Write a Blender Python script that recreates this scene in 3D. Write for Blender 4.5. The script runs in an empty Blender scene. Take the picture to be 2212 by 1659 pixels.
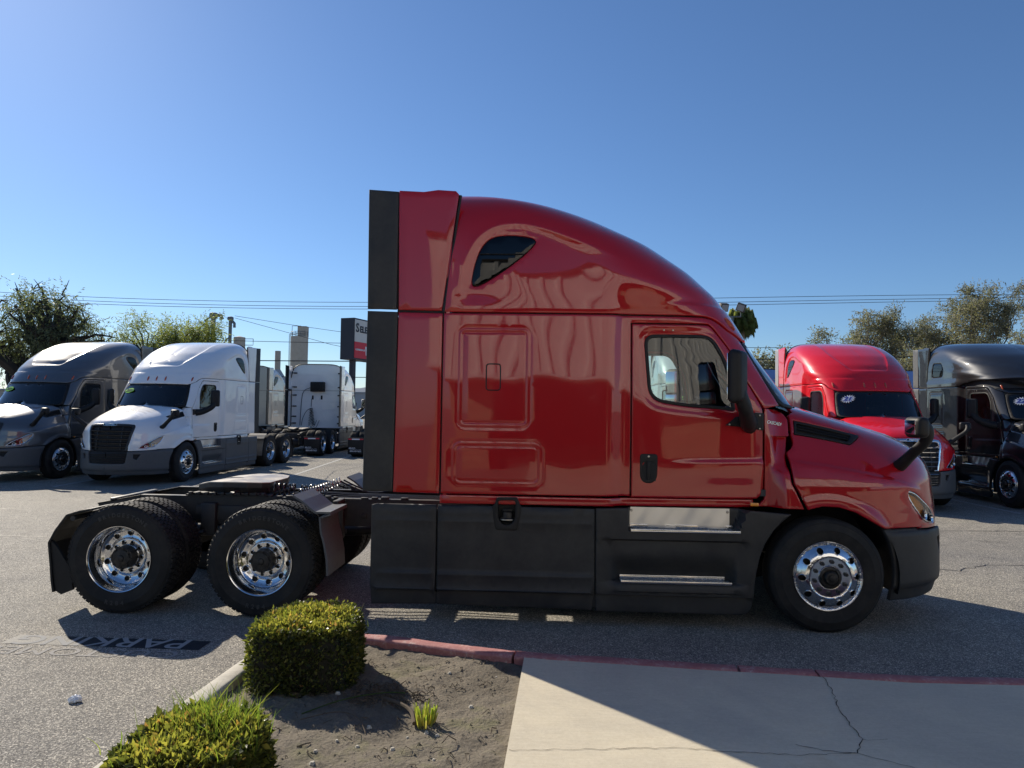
import bpy, bmesh, math, random
import numpy as np
from mathutils import Vector, Matrix
from mathutils.geometry import delaunay_2d_cdt

SC = bpy.context.scene
COL = SC.collection
random.seed(7)
RNG = np.random.default_rng(7)
R = math.radians

# ------------------------------------------------------------------ camera, sky, sun, exposure
cam_d = bpy.data.cameras.new("camera")
cam = bpy.data.objects.new("camera", cam_d)
COL.objects.link(cam)
_y, _p, _r = R(-2.37), R(2.1), R(0.85)
_f = Vector((math.sin(_y) * math.cos(_p), math.cos(_y) * math.cos(_p), math.sin(_p)))
_rt = Vector((math.cos(_y), -math.sin(_y), 0))
_up = _rt.cross(_f)
_rt2 = _rt * math.cos(_r) + _up * math.sin(_r)
_up2 = -_rt * math.sin(_r) + _up * math.cos(_r)
_m = Matrix((_rt2, _up2, -_f)).transposed().to_4x4()
_m.translation = Vector((0, 0, 1.95))
cam.matrix_world = _m
cam_d.sensor_width = 36
cam_d.sensor_fit = 'HORIZONTAL'
cam_d.lens = 36 * 1534 / 2212
cam_d.clip_start = 0.05
cam_d.clip_end = 3000
SC.camera = cam

SUN_AZ = -45.0      # degrees from +Y towards +X: the sun stands behind the truck, to the left
SUN_EL = 32.5
w = bpy.data.worlds.new("World")
SC.world = w
w.use_nodes = True
nt = w.node_tree
sky = nt.nodes.new("ShaderNodeTexSky")
sky.sky_type = 'NISHITA'
sky.sun_disc = False
sky.sun_elevation = R(SUN_EL)
sky.sun_rotation = R(SUN_AZ)
sky.altitude = 100
sky.air_density = 1.0
sky.dust_density = 0.22
sky.ozone_density = 8.0
nt.links.new(sky.outputs[0], nt.nodes["Background"].inputs[0])
nt.nodes["Background"].inputs[1].default_value = 0.073
sd = bpy.data.lights.new("sun", 'SUN')
sd.energy = 4.2
sd.angle = R(0.55)
sd.color = (1.0, 0.90, 0.75)
sun = bpy.data.objects.new("sun", sd)
COL.objects.link(sun)
_sdir = Vector((math.sin(R(SUN_AZ)) * math.cos(R(SUN_EL)), math.cos(R(SUN_AZ)) * math.cos(R(SUN_EL)), math.sin(R(SUN_EL))))
sun.rotation_euler = _sdir.to_track_quat('Z', 'Y').to_euler()
SC.view_settings.view_transform = 'Standard'
SC.view_settings.look = 'None'
SC.view_settings.gamma = 1
SC.view_settings.exposure = 0.65
SC.view_settings.use_curve_mapping = False
SC.render.engine = 'CYCLES'
SC.cycles.max_bounces = 8
SC.cycles.transparent_max_bounces = 16
SC.cycles.transmission_bounces = 6
SC.cycles.caustics_reflective = False
SC.cycles.caustics_refractive = False

# ------------------------------------------------------------------ materials
def mat(name, color, rough=0.5, metal=0.0, coat=0.0, coat_rough=0.02, spec=0.5, build=None, **kw):
    m = bpy.data.materials.new(name)
    m.use_nodes = True
    b = m.node_tree.nodes["Principled BSDF"]
    b.inputs["Base Color"].default_value = (*color, 1)
    b.inputs["Roughness"].default_value = rough
    b.inputs["Metallic"].default_value = metal
    b.inputs["Coat Weight"].default_value = coat
    b.inputs["Coat Roughness"].default_value = coat_rough
    b.inputs["Specular IOR Level"].default_value = spec
    for k, v in kw.items():
        b.inputs[k.replace('_', ' ')].default_value = v
    if build:
        build(m, m.node_tree, b)
    return m

def N(nt, t, **kw):
    n = nt.nodes.new(t)
    for k, v in kw.items():
        if k.startswith('i_'):
            n.inputs[k[2:].replace('_', ' ')].default_value = v
        else:
            setattr(n, k, v)
    return n

def noise(nt, scale, detail=4, rough=0.6, vec=None, dist=0.0):
    n = N(nt, "ShaderNodeTexNoise")
    n.inputs["Scale"].default_value = scale
    n.inputs["Detail"].default_value = detail
    n.inputs["Roughness"].default_value = rough
    n.inputs["Distortion"].default_value = dist
    if vec is not None:
        nt.links.new(vec, n.inputs["Vector"])
    return n

def ramp(nt, src, stops, interp='LINEAR'):
    r = N(nt, "ShaderNodeValToRGB")
    r.color_ramp.interpolation = interp
    e = r.color_ramp.elements
    while len(e) < len(stops):
        e.new(0.5)
    for k, (p, c) in enumerate(stops):
        e[k].position = p
        e[k].color = (*c, 1) if not isinstance(c, (int, float)) else (c, c, c, 1)
    nt.links.new(src, r.inputs[0])
    return r

def mix(nt, fac, a, b, mode='MIX'):
    m = N(nt, "ShaderNodeMix", data_type='RGBA', blend_type=mode)
    for s, v in ((m.inputs[0], fac), (m.inputs[6], a), (m.inputs[7], b)):
        if hasattr(v, 'node') or isinstance(v, bpy.types.NodeSocket):
            nt.links.new(v, s)
        elif isinstance(v, (int, float)):
            s.default_value = v
        else:
            s.default_value = (*v, 1)
    return m.outputs[2]

def bump(nt, b, height, strength=0.3, dist=0.01, prev=None):
    n = N(nt, "ShaderNodeBump")
    n.inputs["Strength"].default_value = strength
    n.inputs["Distance"].default_value = dist
    nt.links.new(height, n.inputs["Height"])
    if prev is not None:
        nt.links.new(prev, n.inputs["Normal"])
    nt.links.new(n.outputs[0], b.inputs["Normal"])
    return n.outputs[0]

def geo_pos(nt):
    return N(nt, "ShaderNodeNewGeometry").outputs["Position"]

def objco(nt):
    return N(nt, "ShaderNodeTexCoord").outputs["Object"]

def paint(name, color, metal=0.0, flake=False, rough=0.35, dust=0.05):
    def b(m, nt, p):
        n = noise(nt, 2.3, 5, 0.6, objco(nt))
        r = ramp(nt, n.outputs[0], [(0.3, 0.0), (0.75, 1.0)])
        c = mix(nt, r.outputs[0], color, tuple(x * 0.94 + dust * 0.04 for x in color))
        nt.links.new(c, p.inputs["Base Color"])
        n2 = noise(nt, 420, 2, 0.5, objco(nt))
        bump(nt, p, n2.outputs[0], 0.012, 0.001)
        n3 = noise(nt, 14, 3, 0.5, objco(nt))
        rr = ramp(nt, n3.outputs[0], [(0.35, 0.015), (0.8, 0.06)])
        nt.links.new(rr.outputs[0], p.inputs["Coat Roughness"])
    return mat(name, color, rough, metal, coat=1.0, coat_rough=0.02, spec=0.12, build=b, Coat_IOR=1.6)

def dirty(color, dirt, s1=3.0, s2=30.0, amt=0.5, bs=0.08, rl=(0.4, 0.7)):
    def b(m, nt, p):
        n = noise(nt, s1, 6, 0.65, objco(nt), 0.3)
        r = ramp(nt, n.outputs[0], [(0.4, 0.0), (0.7, amt)])
        c = mix(nt, r.outputs[0], color, dirt)
        n2 = noise(nt, s2, 4, 0.7, objco(nt))
        c2 = mix(nt, 0.25, c, n2.outputs[0], 'SOFT_LIGHT')
        nt.links.new(c2, p.inputs["Base Color"])
        rr = ramp(nt, n.outputs[0], [(0.3, rl[0]), (0.75, rl[1])])
        nt.links.new(rr.outputs[0], p.inputs["Roughness"])
        n3 = noise(nt, 260, 2, 0.5, objco(nt))
        bump(nt, p, n3.outputs[0], bs, 0.002)
    return b

M = {}
M['red'] = paint('red_paint', (0.40, 0.004, 0.010))
M['bright_red'] = paint('bright_red_paint', (0.70, 0.006, 0.015))
M['white'] = paint('white_paint', (0.84, 0.845, 0.85))
M['grey'] = paint('grey_metallic_paint', (0.13, 0.135, 0.145), metal=0.55, rough=0.42)
M['silver'] = paint('warm_silver_paint', (0.50, 0.47, 0.44), metal=0.6, rough=0.4)
M['black_paint'] = paint('black_metallic_paint', (0.017, 0.018, 0.021), metal=0.35, rough=0.4)
M['blue'] = paint('blue_paint', (0.02, 0.14, 0.55))
M['darkred'] = paint('dark_red_paint', (0.16, 0.01, 0.015))
M['plastic'] = mat('charcoal_plastic', (0.022, 0.023, 0.025), 0.45, spec=0.35, build=dirty((0.025, 0.0255, 0.027), (0.058, 0.055, 0.049), 2.0, 25, 0.8, 0.12, (0.42, 0.62)))
M['grey_plastic'] = mat('grey_plastic', (0.085, 0.088, 0.095), 0.5, spec=0.4, build=dirty((0.085, 0.088, 0.094), (0.12, 0.115, 0.105), 2.2, 25, 0.5, 0.1, (0.45, 0.65)))
M['rubber'] = mat('black_rubber', (0.012, 0.012, 0.013), 0.6, spec=0.3, build=dirty((0.012, 0.012, 0.013), (0.03, 0.029, 0.027), 4, 30, 0.5, 0.1))
M['tyre'] = mat('tyre_rubber', (0.02, 0.02, 0.02), 0.75, spec=0.25, build=dirty((0.016, 0.016, 0.0165), (0.055, 0.050, 0.044), 5, 40, 0.55, 0.25, (0.6, 0.85)))
M['tyre_letter'] = mat('tyre_letter_rubber', (0.05, 0.049, 0.047), 0.6, spec=0.4)
M['chassis'] = mat('chassis_black', (0.018, 0.018, 0.019), 0.45, spec=0.5, build=dirty((0.016, 0.016, 0.017), (0.06, 0.052, 0.045), 6, 40, 0.7, 0.15, (0.35, 0.8)))
def _alu(m, nt, p):
    n = noise(nt, 9, 3, 0.5, objco(nt))
    rr = ramp(nt, n.outputs[0], [(0.35, 0.09), (0.75, 0.19)])
    nt.links.new(rr.outputs[0], p.inputs["Roughness"])
    n2 = noise(nt, 25, 3, 0.5, objco(nt))
    bump(nt, p, n2.outputs[0], 0.002, 0.002)
M['alu'] = mat('polished_aluminium', (0.72, 0.73, 0.75), 0.1, 1.0, build=_alu)
def _alu2(m, nt, p):
    n = noise(nt, 30, 5, 0.7, objco(nt))
    rr = ramp(nt, n.outputs[0], [(0.35, 0.28), (0.75, 0.5)])
    nt.links.new(rr.outputs[0], p.inputs["Roughness"])
    c = ramp(nt, n.outputs[0], [(0.3, (0.30, 0.30, 0.30)), (0.7, (0.48, 0.48, 0.48))])
    nt.links.new(c.outputs[0], p.inputs["Base Color"])
M['dull_alu'] = mat('dull_aluminium', (0.45, 0.45, 0.45), 0.4, 1.0, build=_alu2)
M['kick'] = mat('brushed_steel_plate', (0.75, 0.75, 0.75), 0.36, 1.0, build=lambda m, nt, p: bump(nt, p, noise(nt, 5, 1, 0.4, objco(nt)).outputs[0], 0.10, 0.03))
M['chrome'] = mat('chrome', (0.85, 0.85, 0.87), 0.06, 1.0)
def _hub(m, nt, p):
    n = noise(nt, 22, 5, 0.7, objco(nt))
    c = ramp(nt, n.outputs[0], [(0.35, (0.02, 0.02, 0.021)), (0.7, (0.075, 0.068, 0.06))])
    nt.links.new(c.outputs[0], p.inputs["Base Color"])
M['hub'] = mat('greasy_hub_steel', (0.04, 0.04, 0.04), 0.5, 0.6, build=_hub)
M['brass'] = mat('pale_screw_metal', (0.6, 0.55, 0.45), 0.35, 0.9)
M['lining'] = mat('cab_lining', (0.05, 0.05, 0.053), 0.8)
M['seat'] = mat('seat_fabric', (0.035, 0.035, 0.04), 0.85)
M['mesh'] = mat('dark_mesh', (0.008, 0.008, 0.009), 0.7)
M['grille_black'] = mat('grille_black', (0.02, 0.02, 0.022), 0.35)
M['amber'] = mat('amber_lens', (0.85, 0.30, 0.03), 0.12, coat=1.0, build=lambda m, nt, p: bump(nt, p, noise(nt, 60, 1, 0.5, objco(nt)).outputs[0], 0.3, 0.004))
M['marker'] = mat('marker_lens', (0.45, 0.07, 0.015), 0.15, coat=1.0)
M['reflector'] = mat('lamp_reflector', (0.75, 0.75, 0.76), 0.15, 1.0, build=lambda m, nt, p: bump(nt, p, noise(nt, 35, 1, 0.5, objco(nt)).outputs[0], 0.9, 0.02))
M['lens'] = mat('lamp_lens', (0.5, 0.52, 0.55), 0.05, 0.3, coat=1.0)
M['mirror_glass'] = mat('mirror_glass', (0.85, 0.86, 0.88), 0.02, 1.0)
M['green_sticker'] = mat('green_sticker', (0.36, 0.95, 0.08), 0.6)
M['black_print'] = mat('black_print', (0.015, 0.02, 0.015), 0.5)
M['blue_print'] = mat('blue_print', (0.03, 0.05, 0.30), 0.5)
M['white_print'] = mat('white_print', (0.75, 0.76, 0.80), 0.5)
M['red_print'] = mat('red_print', (0.62, 0.03, 0.05), 0.5)
M['pale_grey'] = mat('pale_grey_strip', (0.30, 0.31, 0.32), 0.5)
M['wire'] = mat('wire_black', (0.015, 0.015, 0.017), 0.5)
M['coil'] = mat('coiled_hose', (0.03, 0.03, 0.032), 0.25, spec=0.7)
M['letter_metal'] = mat('letter_metal', (0.7, 0.7, 0.72), 0.15, 1.0)

def glass_mat(name, tint, ior=1.5, boost=1.0):
    m = bpy.data.materials.new(name)
    m.use_nodes = True
    nt = m.node_tree
    nt.nodes.remove(nt.nodes["Principled BSDF"])
    out = nt.nodes["Material Output"]
    tr = N(nt, "ShaderNodeBsdfTransparent")
    tr.inputs[0].default_value = (*tint, 1)
    gl = N(nt, "ShaderNodeBsdfGlossy")
    gl.inputs["Roughness"].default_value = 0.01
    fr = N(nt, "ShaderNodeFresnel")
    fr.inputs[0].default_value = ior
    ml = N(nt, "ShaderNodeMath", operation='MULTIPLY')
    ml.inputs[1].default_value = 1.9 * boost
    ml.use_clamp = True
    nt.links.new(fr.outputs[0], ml.inputs[0])
    mx = N(nt, "ShaderNodeMixShader")
    nt.links.new(ml.outputs[0], mx.inputs[0])
    nt.links.new(tr.outputs[0], mx.inputs[1])
    nt.links.new(gl.outputs[0], mx.inputs[2])
    nt.links.new(mx.outputs[0], out.inputs[0])
    return m
M['glass'] = glass_mat('window_glass', (0.62, 0.74, 0.72))
M['dark_glass'] = glass_mat('privacy_glass', (0.06, 0.07, 0.08), boost=.55)
M['windscreen'] = glass_mat('windscreen_glass', (0.45, 0.52, 0.53))

# ------------------------------------------------------------------ object helpers
def obj(name, mesh, m=None, parent=None, loc=None, rot=None, **tags):
    o = bpy.data.objects.new(name, mesh)
    COL.objects.link(o)
    if m is not None and mesh is not None and not mesh.materials:
        mesh.materials.append(m)
    if parent is not None:
        o.parent = parent
    if loc is not None:
        o.location = loc
    if rot is not None:
        o.rotation_euler = rot
    for k, v in tags.items():
        o[k] = v
    return o

def empty(name, loc=(0, 0, 0), rz=0, parent=None, **tags):
    o = obj(name, None, parent=parent, loc=loc, rot=(0, 0, rz), **tags)
    o.empty_display_size = 0.1
    return o

def kids(o, _c={}):
    return [c for c in COL.objects if c.parent == o]

def mk(verts, faces, smooth=True, name="m"):
    me = bpy.data.meshes.new(name)
    me.from_pydata([tuple(map(float, v)) for v in verts], [], [tuple(map(int, f)) for f in faces])
    if smooth:
        me.polygons.foreach_set('use_smooth', np.ones(len(me.polygons), bool))
    me.update()
    return me

def fast_mesh(V, F, smooth=False, attr=None):
    """numpy verts (n,3) and faces (m,k), all of k corners"""
    me = bpy.data.meshes.new("m")
    n, k = len(F), F.shape[1]
    me.vertices.add(len(V)); me.vertices.foreach_set('co', np.ascontiguousarray(V, np.float32).ravel())
    me.loops.add(n * k); me.loops.foreach_set('vertex_index', np.ascontiguousarray(F, np.int32).ravel())
    me.polygons.add(n); me.polygons.foreach_set('loop_start', np.arange(0, n * k, k, dtype=np.int32))
    me.polygons.foreach_set('loop_total', np.full(n, k, np.int32))
    if smooth:
        me.polygons.foreach_set('use_smooth', np.ones(n, bool))
    me.update(calc_edges=True)
    if attr is not None:
        a = me.attributes.new('tint', 'FLOAT', 'FACE')
        a.data.foreach_set('value', np.ascontiguousarray(attr, np.float32))
    return me

class MB:
    """collects shapes into one mesh"""
    def __init__(s): s.v = []; s.f = []; s.sm = []
    def add(s, V, F, smooth=False, mx=None):
        o = len(s.v)
        for p in V:
            p = Vector(p)
            s.v.append(tuple(mx @ p if mx is not None else p))
        for f in F:
            s.f.append(tuple(i + o for i in f)); s.sm.append(smooth)
        return s
    def box(s, c, d, bev=0.0, rot=None, smooth=False, seg=2):
        bm = bmesh.new()
        bmesh.ops.create_cube(bm, size=1)
        bmesh.ops.scale(bm, vec=d, verts=bm.verts)
        if bev:
            bmesh.ops.bevel(bm, geom=bm.edges[:], offset=bev, segments=seg, affect='EDGES', profile=0.5)
        m = Matrix.Translation(c)
        if rot is not None:
            from mathutils import Euler
            m = m @ Euler(rot).to_matrix().to_4x4()
        bm.verts.ensure_lookup_table()
        s.add([v.co.copy() for v in bm.verts], [[v.index for v in f.verts] for f in bm.faces], bool(bev) or smooth, m)
        bm.free(); return s
    def tube(s, pts, r, n=8, caps=True, smooth=True, flat=1.0, up=None):
        pts = [Vector(p) for p in pts]; rr = r if hasattr(r, '__len__') else [r] * len(pts)
        V = []; F = []
        prev = None
        for i, p in enumerate(pts):
            t = (pts[min(i + 1, len(pts) - 1)] - pts[max(i - 1, 0)])
            if t.length < 1e-9: t = Vector((0, 0, 1))
            t.normalize()
            if prev is None:
                a = Vector(up) if up is not None else (Vector((0, 0, 1)) if abs(t.z) < 0.9 else Vector((1, 0, 0)))
                u = t.cross(a).normalized()
            else:
                u = (prev - t * prev.dot(t))
                u = u.normalized() if u.length > 1e-6 else t.orthogonal().normalized()
            prev = u; vv = t.cross(u)
            for k in range(n):
                an = 2 * math.pi * k / n
                V.append(p + (u * math.cos(an) + vv * math.sin(an) * flat) * rr[i])
        for i in range(len(pts) - 1):
            for k in range(n):
                F.append((i * n + k, i * n + (k + 1) % n, (i + 1) * n + (k + 1) % n, (i + 1) * n + k))
        if caps:
            F.append(tuple(range(n - 1, -1, -1))); F.append(tuple((len(pts) - 1) * n + k for k in range(n)))
        s.add(V, F, smooth); return s
    def lathe(s, prof, n=48, axis='y', c=(0, 0, 0), smooth=True, close=False):
        """prof: (radius, along) pairs, spun about the axis"""
        V = []; F = []; m = len(prof)
        for i in range(n):
            an = 2 * math.pi * i / n; ca, sa = math.cos(an), math.sin(an)
            for r_, y_ in prof:
                V.append((c[0] + r_ * ca, c[1] + y_, c[2] + r_ * sa) if axis == 'y' else ((c[0] + r_ * ca, c[1] + r_ * sa, c[2] + y_) if axis == 'z' else (c[0] + y_, c[1] + r_ * ca, c[2] + r_ * sa)))
        for i in range(n):
            j = (i + 1) % n
            for k in range(m - 1):
                F.append((i * m + k, i * m + k + 1, j * m + k + 1, j * m + k))
        s.add(V, F, smooth); return s
    def prism(s, poly, axis, a, b, smooth=False):
        """poly of 2D points extruded along axis from a to b; axis 'y': points are (x,z); 'x': (y,z); 'z': (x,y)"""
        def P(u, v, t):
            return {'y': (u, t, v), 'x': (t, u, v), 'z': (u, v, t)}[axis]
        n = len(poly)
        V = [P(u, v, a) for u, v in poly] + [P(u, v, b) for u, v in poly]
        F = [tuple(range(n)), tuple(range(2 * n - 1, n - 1, -1))] + [(i, i + n, (i + 1) % n + n, (i + 1) % n) for i in range(n)]
        s.add(V, F, smooth); return s
    def build(s, name, m=None, parent=None, auto=None, **kw):
        me = bpy.data.meshes.new(name)
        me.from_pydata(s.v, [], s.f)
        me.polygons.foreach_set('use_smooth', s.sm)
        me.update()
        bm = bmesh.new(); bm.from_mesh(me)
        bmesh.ops.recalc_face_normals(bm, faces=bm.faces)
        bm.to_mesh(me); bm.free()
        if any(s.sm):
            try:
                me.set_sharp_from_angle(angle=R(auto or 38))
            except Exception:
                pass
        return obj(name, me, m, parent, **kw)

def mirror_mesh(me):
    n = me.copy()
    co = np.empty(len(n.vertices) * 3, np.float32); n.vertices.foreach_get('co', co)
    co = co.reshape(-1, 3); co[:, 1] *= -1; n.vertices.foreach_set('co', co.ravel())
    n.flip_normals(); n.update()
    return n

def both(name, o):
    """the same part on the far side, as its own object"""
    m = obj(name, mirror_mesh(o.data), None, o.parent)
    for c in [c for c in COL.objects if c.parent == o]:
        obj(c.name.split('.')[0], mirror_mesh(c.data), None, m)
    for k in o.keys():
        m[k] = o[k]
    return m

def text_mesh(s, size=1.0, extrude=0.002, bold=0.0, shear=0.0, align='CENTER'):
    cu = bpy.data.curves.new('t', 'FONT')
    cu.body = s; cu.size = size; cu.extrude = extrude; cu.align_x = align; cu.align_y = 'CENTER'
    cu.offset = bold; cu.shear = shear; cu.resolution_u = 3
    o = bpy.data.objects.new('t', cu); COL.objects.link(o)
    dg = bpy.context.evaluated_depsgraph_get(); dg.update()
    me = bpy.data.meshes.new_from_object(o.evaluated_get(dg))
    bpy.data.objects.remove(o); bpy.data.curves.remove(cu)
    me.materials.clear()
    return me

def xf_mesh(me, mx):
    me.transform(mx); me.update(); return me

def ss(a,b,x):
    t=np.clip((np.asarray(x,float)-a)/(b-a),0,1); return t*t*(3-2*t)
def lerp(a,b,t): return a+(b-a)*t
# ---- cab shell: horizontal slices, superelliptic in plan; above the roof seam the half width follows a squarish section
ZS=2.84; ZT=4.09; NS=5.0
_th=np.linspace(0,math.pi/2,400); _w=np.cos(_th)**(2/NS); _z=np.sin(_th)**(2/NS)
_w[-1]=0; _s=np.concatenate([[0],np.cumsum(np.hypot(np.diff(_w*1.2),np.diff(_z*(ZT-ZS))))]); LS=_s[-1]
def _roof(h):
    s=np.clip(h-ZS,0,LS); return np.interp(s,_s,_w),np.interp(s,_s,_z)
def cab_h(z):
    z=np.asarray(z,float); zz=np.clip((z-ZS)/(ZT-ZS),0,1)
    return np.where(z<=ZS,z,ZS+np.interp(zz,_z,_s))
_xz=np.array([0,2.02,2.33,2.65,2.87,3.09,3.34,3.61,3.84,3.95,3.99,4.04,4.09]); _xn=np.array([.0,.0,-.25,-.50,-.62,-.76,-1.02,-1.42,-1.92,-2.25,-2.45,-2.8,-3.3])
_x0=np.array([-1.15,-1.15,-1.25,-1.4,-1.55,-1.75,-2.1,-2.5,-2.9,-3.05,-3.1,-3.25,-3.5])
def _sm(xs,ys):
    g=np.linspace(xs[0],xs[-1],812); v=np.interp(g,xs,ys); k=np.hanning(29); k/=k.sum()
    vp=np.pad(v,14,mode='reflect',reflect_type='odd'); return g,np.convolve(vp,k,'valid')
_gxn=_sm(_xz,_xn); _gx0=_sm(_xz,_x0)
def cab_par(h):
    h=np.asarray(h,float); w,zf=_roof(h); z=np.where(h<=ZS,h,ZS+zf*(ZT-ZS))
    xn=np.interp(z,*_gxn); x0=np.interp(z,*_gx0); b=ss(2.55,3.25,z)
    p=lerp(4.0,2.3,b); q=lerp(2.2,2.2,b); return z,w,xn,x0,p,q
def cab_W(x,z,w):
    f=1-ss(2.84,3.2,z)
    W=1.2-0.012*((np.clip(z,1,2.84)-2.0)/.9)**2
    W=W-f*(.055*ss(-1.99,-1.78,x)+.045*np.clip(x+1.76,0,1.3))
    W=W-f*.02*ss(1.9,2.6,z)*ss(-1.9,-1.6,x)
    return W*w
def cab(a,h):
    a=np.asarray(a,float); z,w,xn,x0,p,q=cab_par(h); K=(xn-x0)
    ph=np.clip((a-x0)/K,0,math.pi/2); t=np.sin(ph)**(2/p); x=np.where(a<=x0,a,x0+t*K)
    y=cab_W(x,z,w)*np.where(a<=x0,1,np.clip(1-t**p,0,1)**(1/q)); return np.stack([x,-y,z],-1)
def cab_a(x,h):
    z,w,xn,x0,p,q=cab_par(h); t=np.clip((x-x0)/(xn-x0),0,1); return np.where(x<=x0,x,x0+np.arcsin(t**(p/2))*(xn-x0))
def cab_ay(y,h):
    "param a of the point at half width y on the front"
    z,w,xn,x0,p,q=cab_par(h); lo=x0*1.0; hi=x0+(xn-x0)*math.pi/2
    for _ in range(40):
        m=(lo+hi)/2; yy=-cab(m,h)[...,1]; lo=np.where(yy>y,m,lo); hi=np.where(yy>y,hi,m)
    return (lo+hi)/2
# ---- hood shell
_hp=np.array([(1.195,.86),(1.195,1.1),(1.18,1.3),(1.135,1.46),(1.06,1.62),(1.0,1.76),(.965,1.88),(.925,1.955),(.84,2.005),(.65,2.035),(.35,2.055),(0,2.06)])
def _sec(P,n=400):
    d=np.concatenate([[0],np.cumsum(np.hypot(*np.diff(P,axis=0).T))]); g=np.linspace(0,d[-1],n); o=[]
    for k in range(2):
        v=np.interp(g,d,P[:,k]); kk=np.hanning(41); kk/=kk.sum(); vp=np.pad(v,20,mode='reflect',reflect_type='odd'); o.append(np.convolve(vp,kk,'valid'))
    return g,o[0],o[1]
_hg,_hw,_hz=_sec(_hp); _hw[-1]=0
HL=_hg[-1]; H0=.86
_hxz=np.array([.5,.9,1.1,1.37,1.51,1.64,1.74,1.83,1.915,1.986,2.03,2.06]); _hxn=np.array([1.43,1.42,1.405,1.365,1.315,1.20,1.00,.70,.38,.12,-.03,-.10])
_ghxn=_sm(_hxz,_hxn)
def hood_par(h):
    s=np.clip(np.asarray(h,float)-H0,0,HL); w=np.interp(s,_hg,_hw); z=np.interp(s,_hg,_hz); xn=np.interp(z,*_ghxn)
    x0=lerp(.15,-.45,ss(1.3,1.75,z)); p=lerp(2.08,2.6,ss(1.2,1.7,z)); return z,w,xn,x0,p,lerp(2.1,2.3,ss(1.2,1.7,z))
def hood_h(z): return H0+np.interp(z,_hz,_hg)
def hood(a,h):
    a=np.asarray(a,float); z,w,xn,x0,p,q=hood_par(h); K=xn-x0
    ph=np.clip((a-x0)/K,0,math.pi/2); t=np.sin(ph)**(2/p); x=np.where(a<=x0,a,x0+t*K)
    y=w*np.where(a<=x0,1,np.clip(1-t**p,0,1)**(1/q))
    return np.stack([x,-y,z],-1)
def hood_a(x,h):
    z,w,xn,x0,p,q=hood_par(h); t=np.clip((x-x0)/(xn-x0),0,1); return np.where(x<=x0,x,x0+np.arcsin(t**(p/2))*(xn-x0))
def hood_ay(y,h):
    z,w,xn,x0,p,q=hood_par(h); lo=x0*1.0; hi=x0+(xn-x0)*math.pi/2
    for _ in range(40):
        m=(lo+hi)/2; yy=-hood(m,h)[...,1]; lo=np.where(yy>y,m,lo); hi=np.where(yy>y,hi,m)
    return (lo+hi)/2

# ------------------------------------------------------------------ curved panels cut out of a shell surface
def resample(loop, seg, closed=True):
    P = np.asarray(loop, float); out = []
    n = len(P)
    for i in range(n if closed else n - 1):
        a, b = P[i], P[(i + 1) % n]; k = max(1, int(math.ceil(np.hypot(*(b - a)) / seg)))
        for j in range(k): out.append(a + (b - a) * j / k)
    if not closed: out.append(P[-1])
    return np.array(out)

def rounded(loop, r, seg=4):
    """round the corners of a closed 2D loop"""
    P = np.asarray(loop, float); n = len(P); out = []
    rr = r if hasattr(r, '__len__') else [r] * n
    for i in range(n):
        a, b, c = P[i - 1], P[i], P[(i + 1) % n]
        la, lc = np.hypot(*(a - b)), np.hypot(*(c - b)); d = min(rr[i], la * .48, lc * .48)
        if d < 1e-5: out.append(b); continue
        s, e = b + (a - b) / la * d, b + (c - b) / lc * d
        for k in range(seg + 1):
            t = k / seg; out.append((1 - t) ** 2 * s + 2 * t * (1 - t) * b + t * t * e)
    return np.array(out)

def chaikin(P, it=2, closed=False):
    P = np.asarray(P, float)
    for _ in range(it):
        if closed:
            Q = np.roll(P, -1, 0); P = np.stack([.75 * P + .25 * Q, .25 * P + .75 * Q], 1).reshape(-1, P.shape[1])
        else:
            A, B = P[:-1], P[1:]; P = np.concatenate([P[:1], np.stack([.75 * A + .25 * B, .25 * A + .75 * B], 1).reshape(-1, P.shape[1]), P[-1:]])
    return P

def inside(pts, loop):
    x, y = pts[:, 0], pts[:, 1]; r = np.zeros(len(pts), bool); n = len(loop)
    for i in range(n):
        x1, y1 = loop[i]; x2, y2 = loop[(i + 1) % n]
        if y1 == y2: continue
        c = (y1 > y) != (y2 > y)
        r ^= c & (x < (x2 - x1) * (y - y1) / (y2 - y1) + x1)
    return r

def dist_loop(pts, loop):
    d = np.full(len(pts), 1e9)
    for i in range(len(loop)):
        a, b = loop[i], loop[(i + 1) % len(loop)]; ab = b - a; L = ab @ ab
        if L < 1e-14: continue
        t = np.clip(((pts - a) @ ab) / L, 0, 1); d = np.minimum(d, np.hypot(*(pts - a - t[:, None] * ab).T))
    return d

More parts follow.
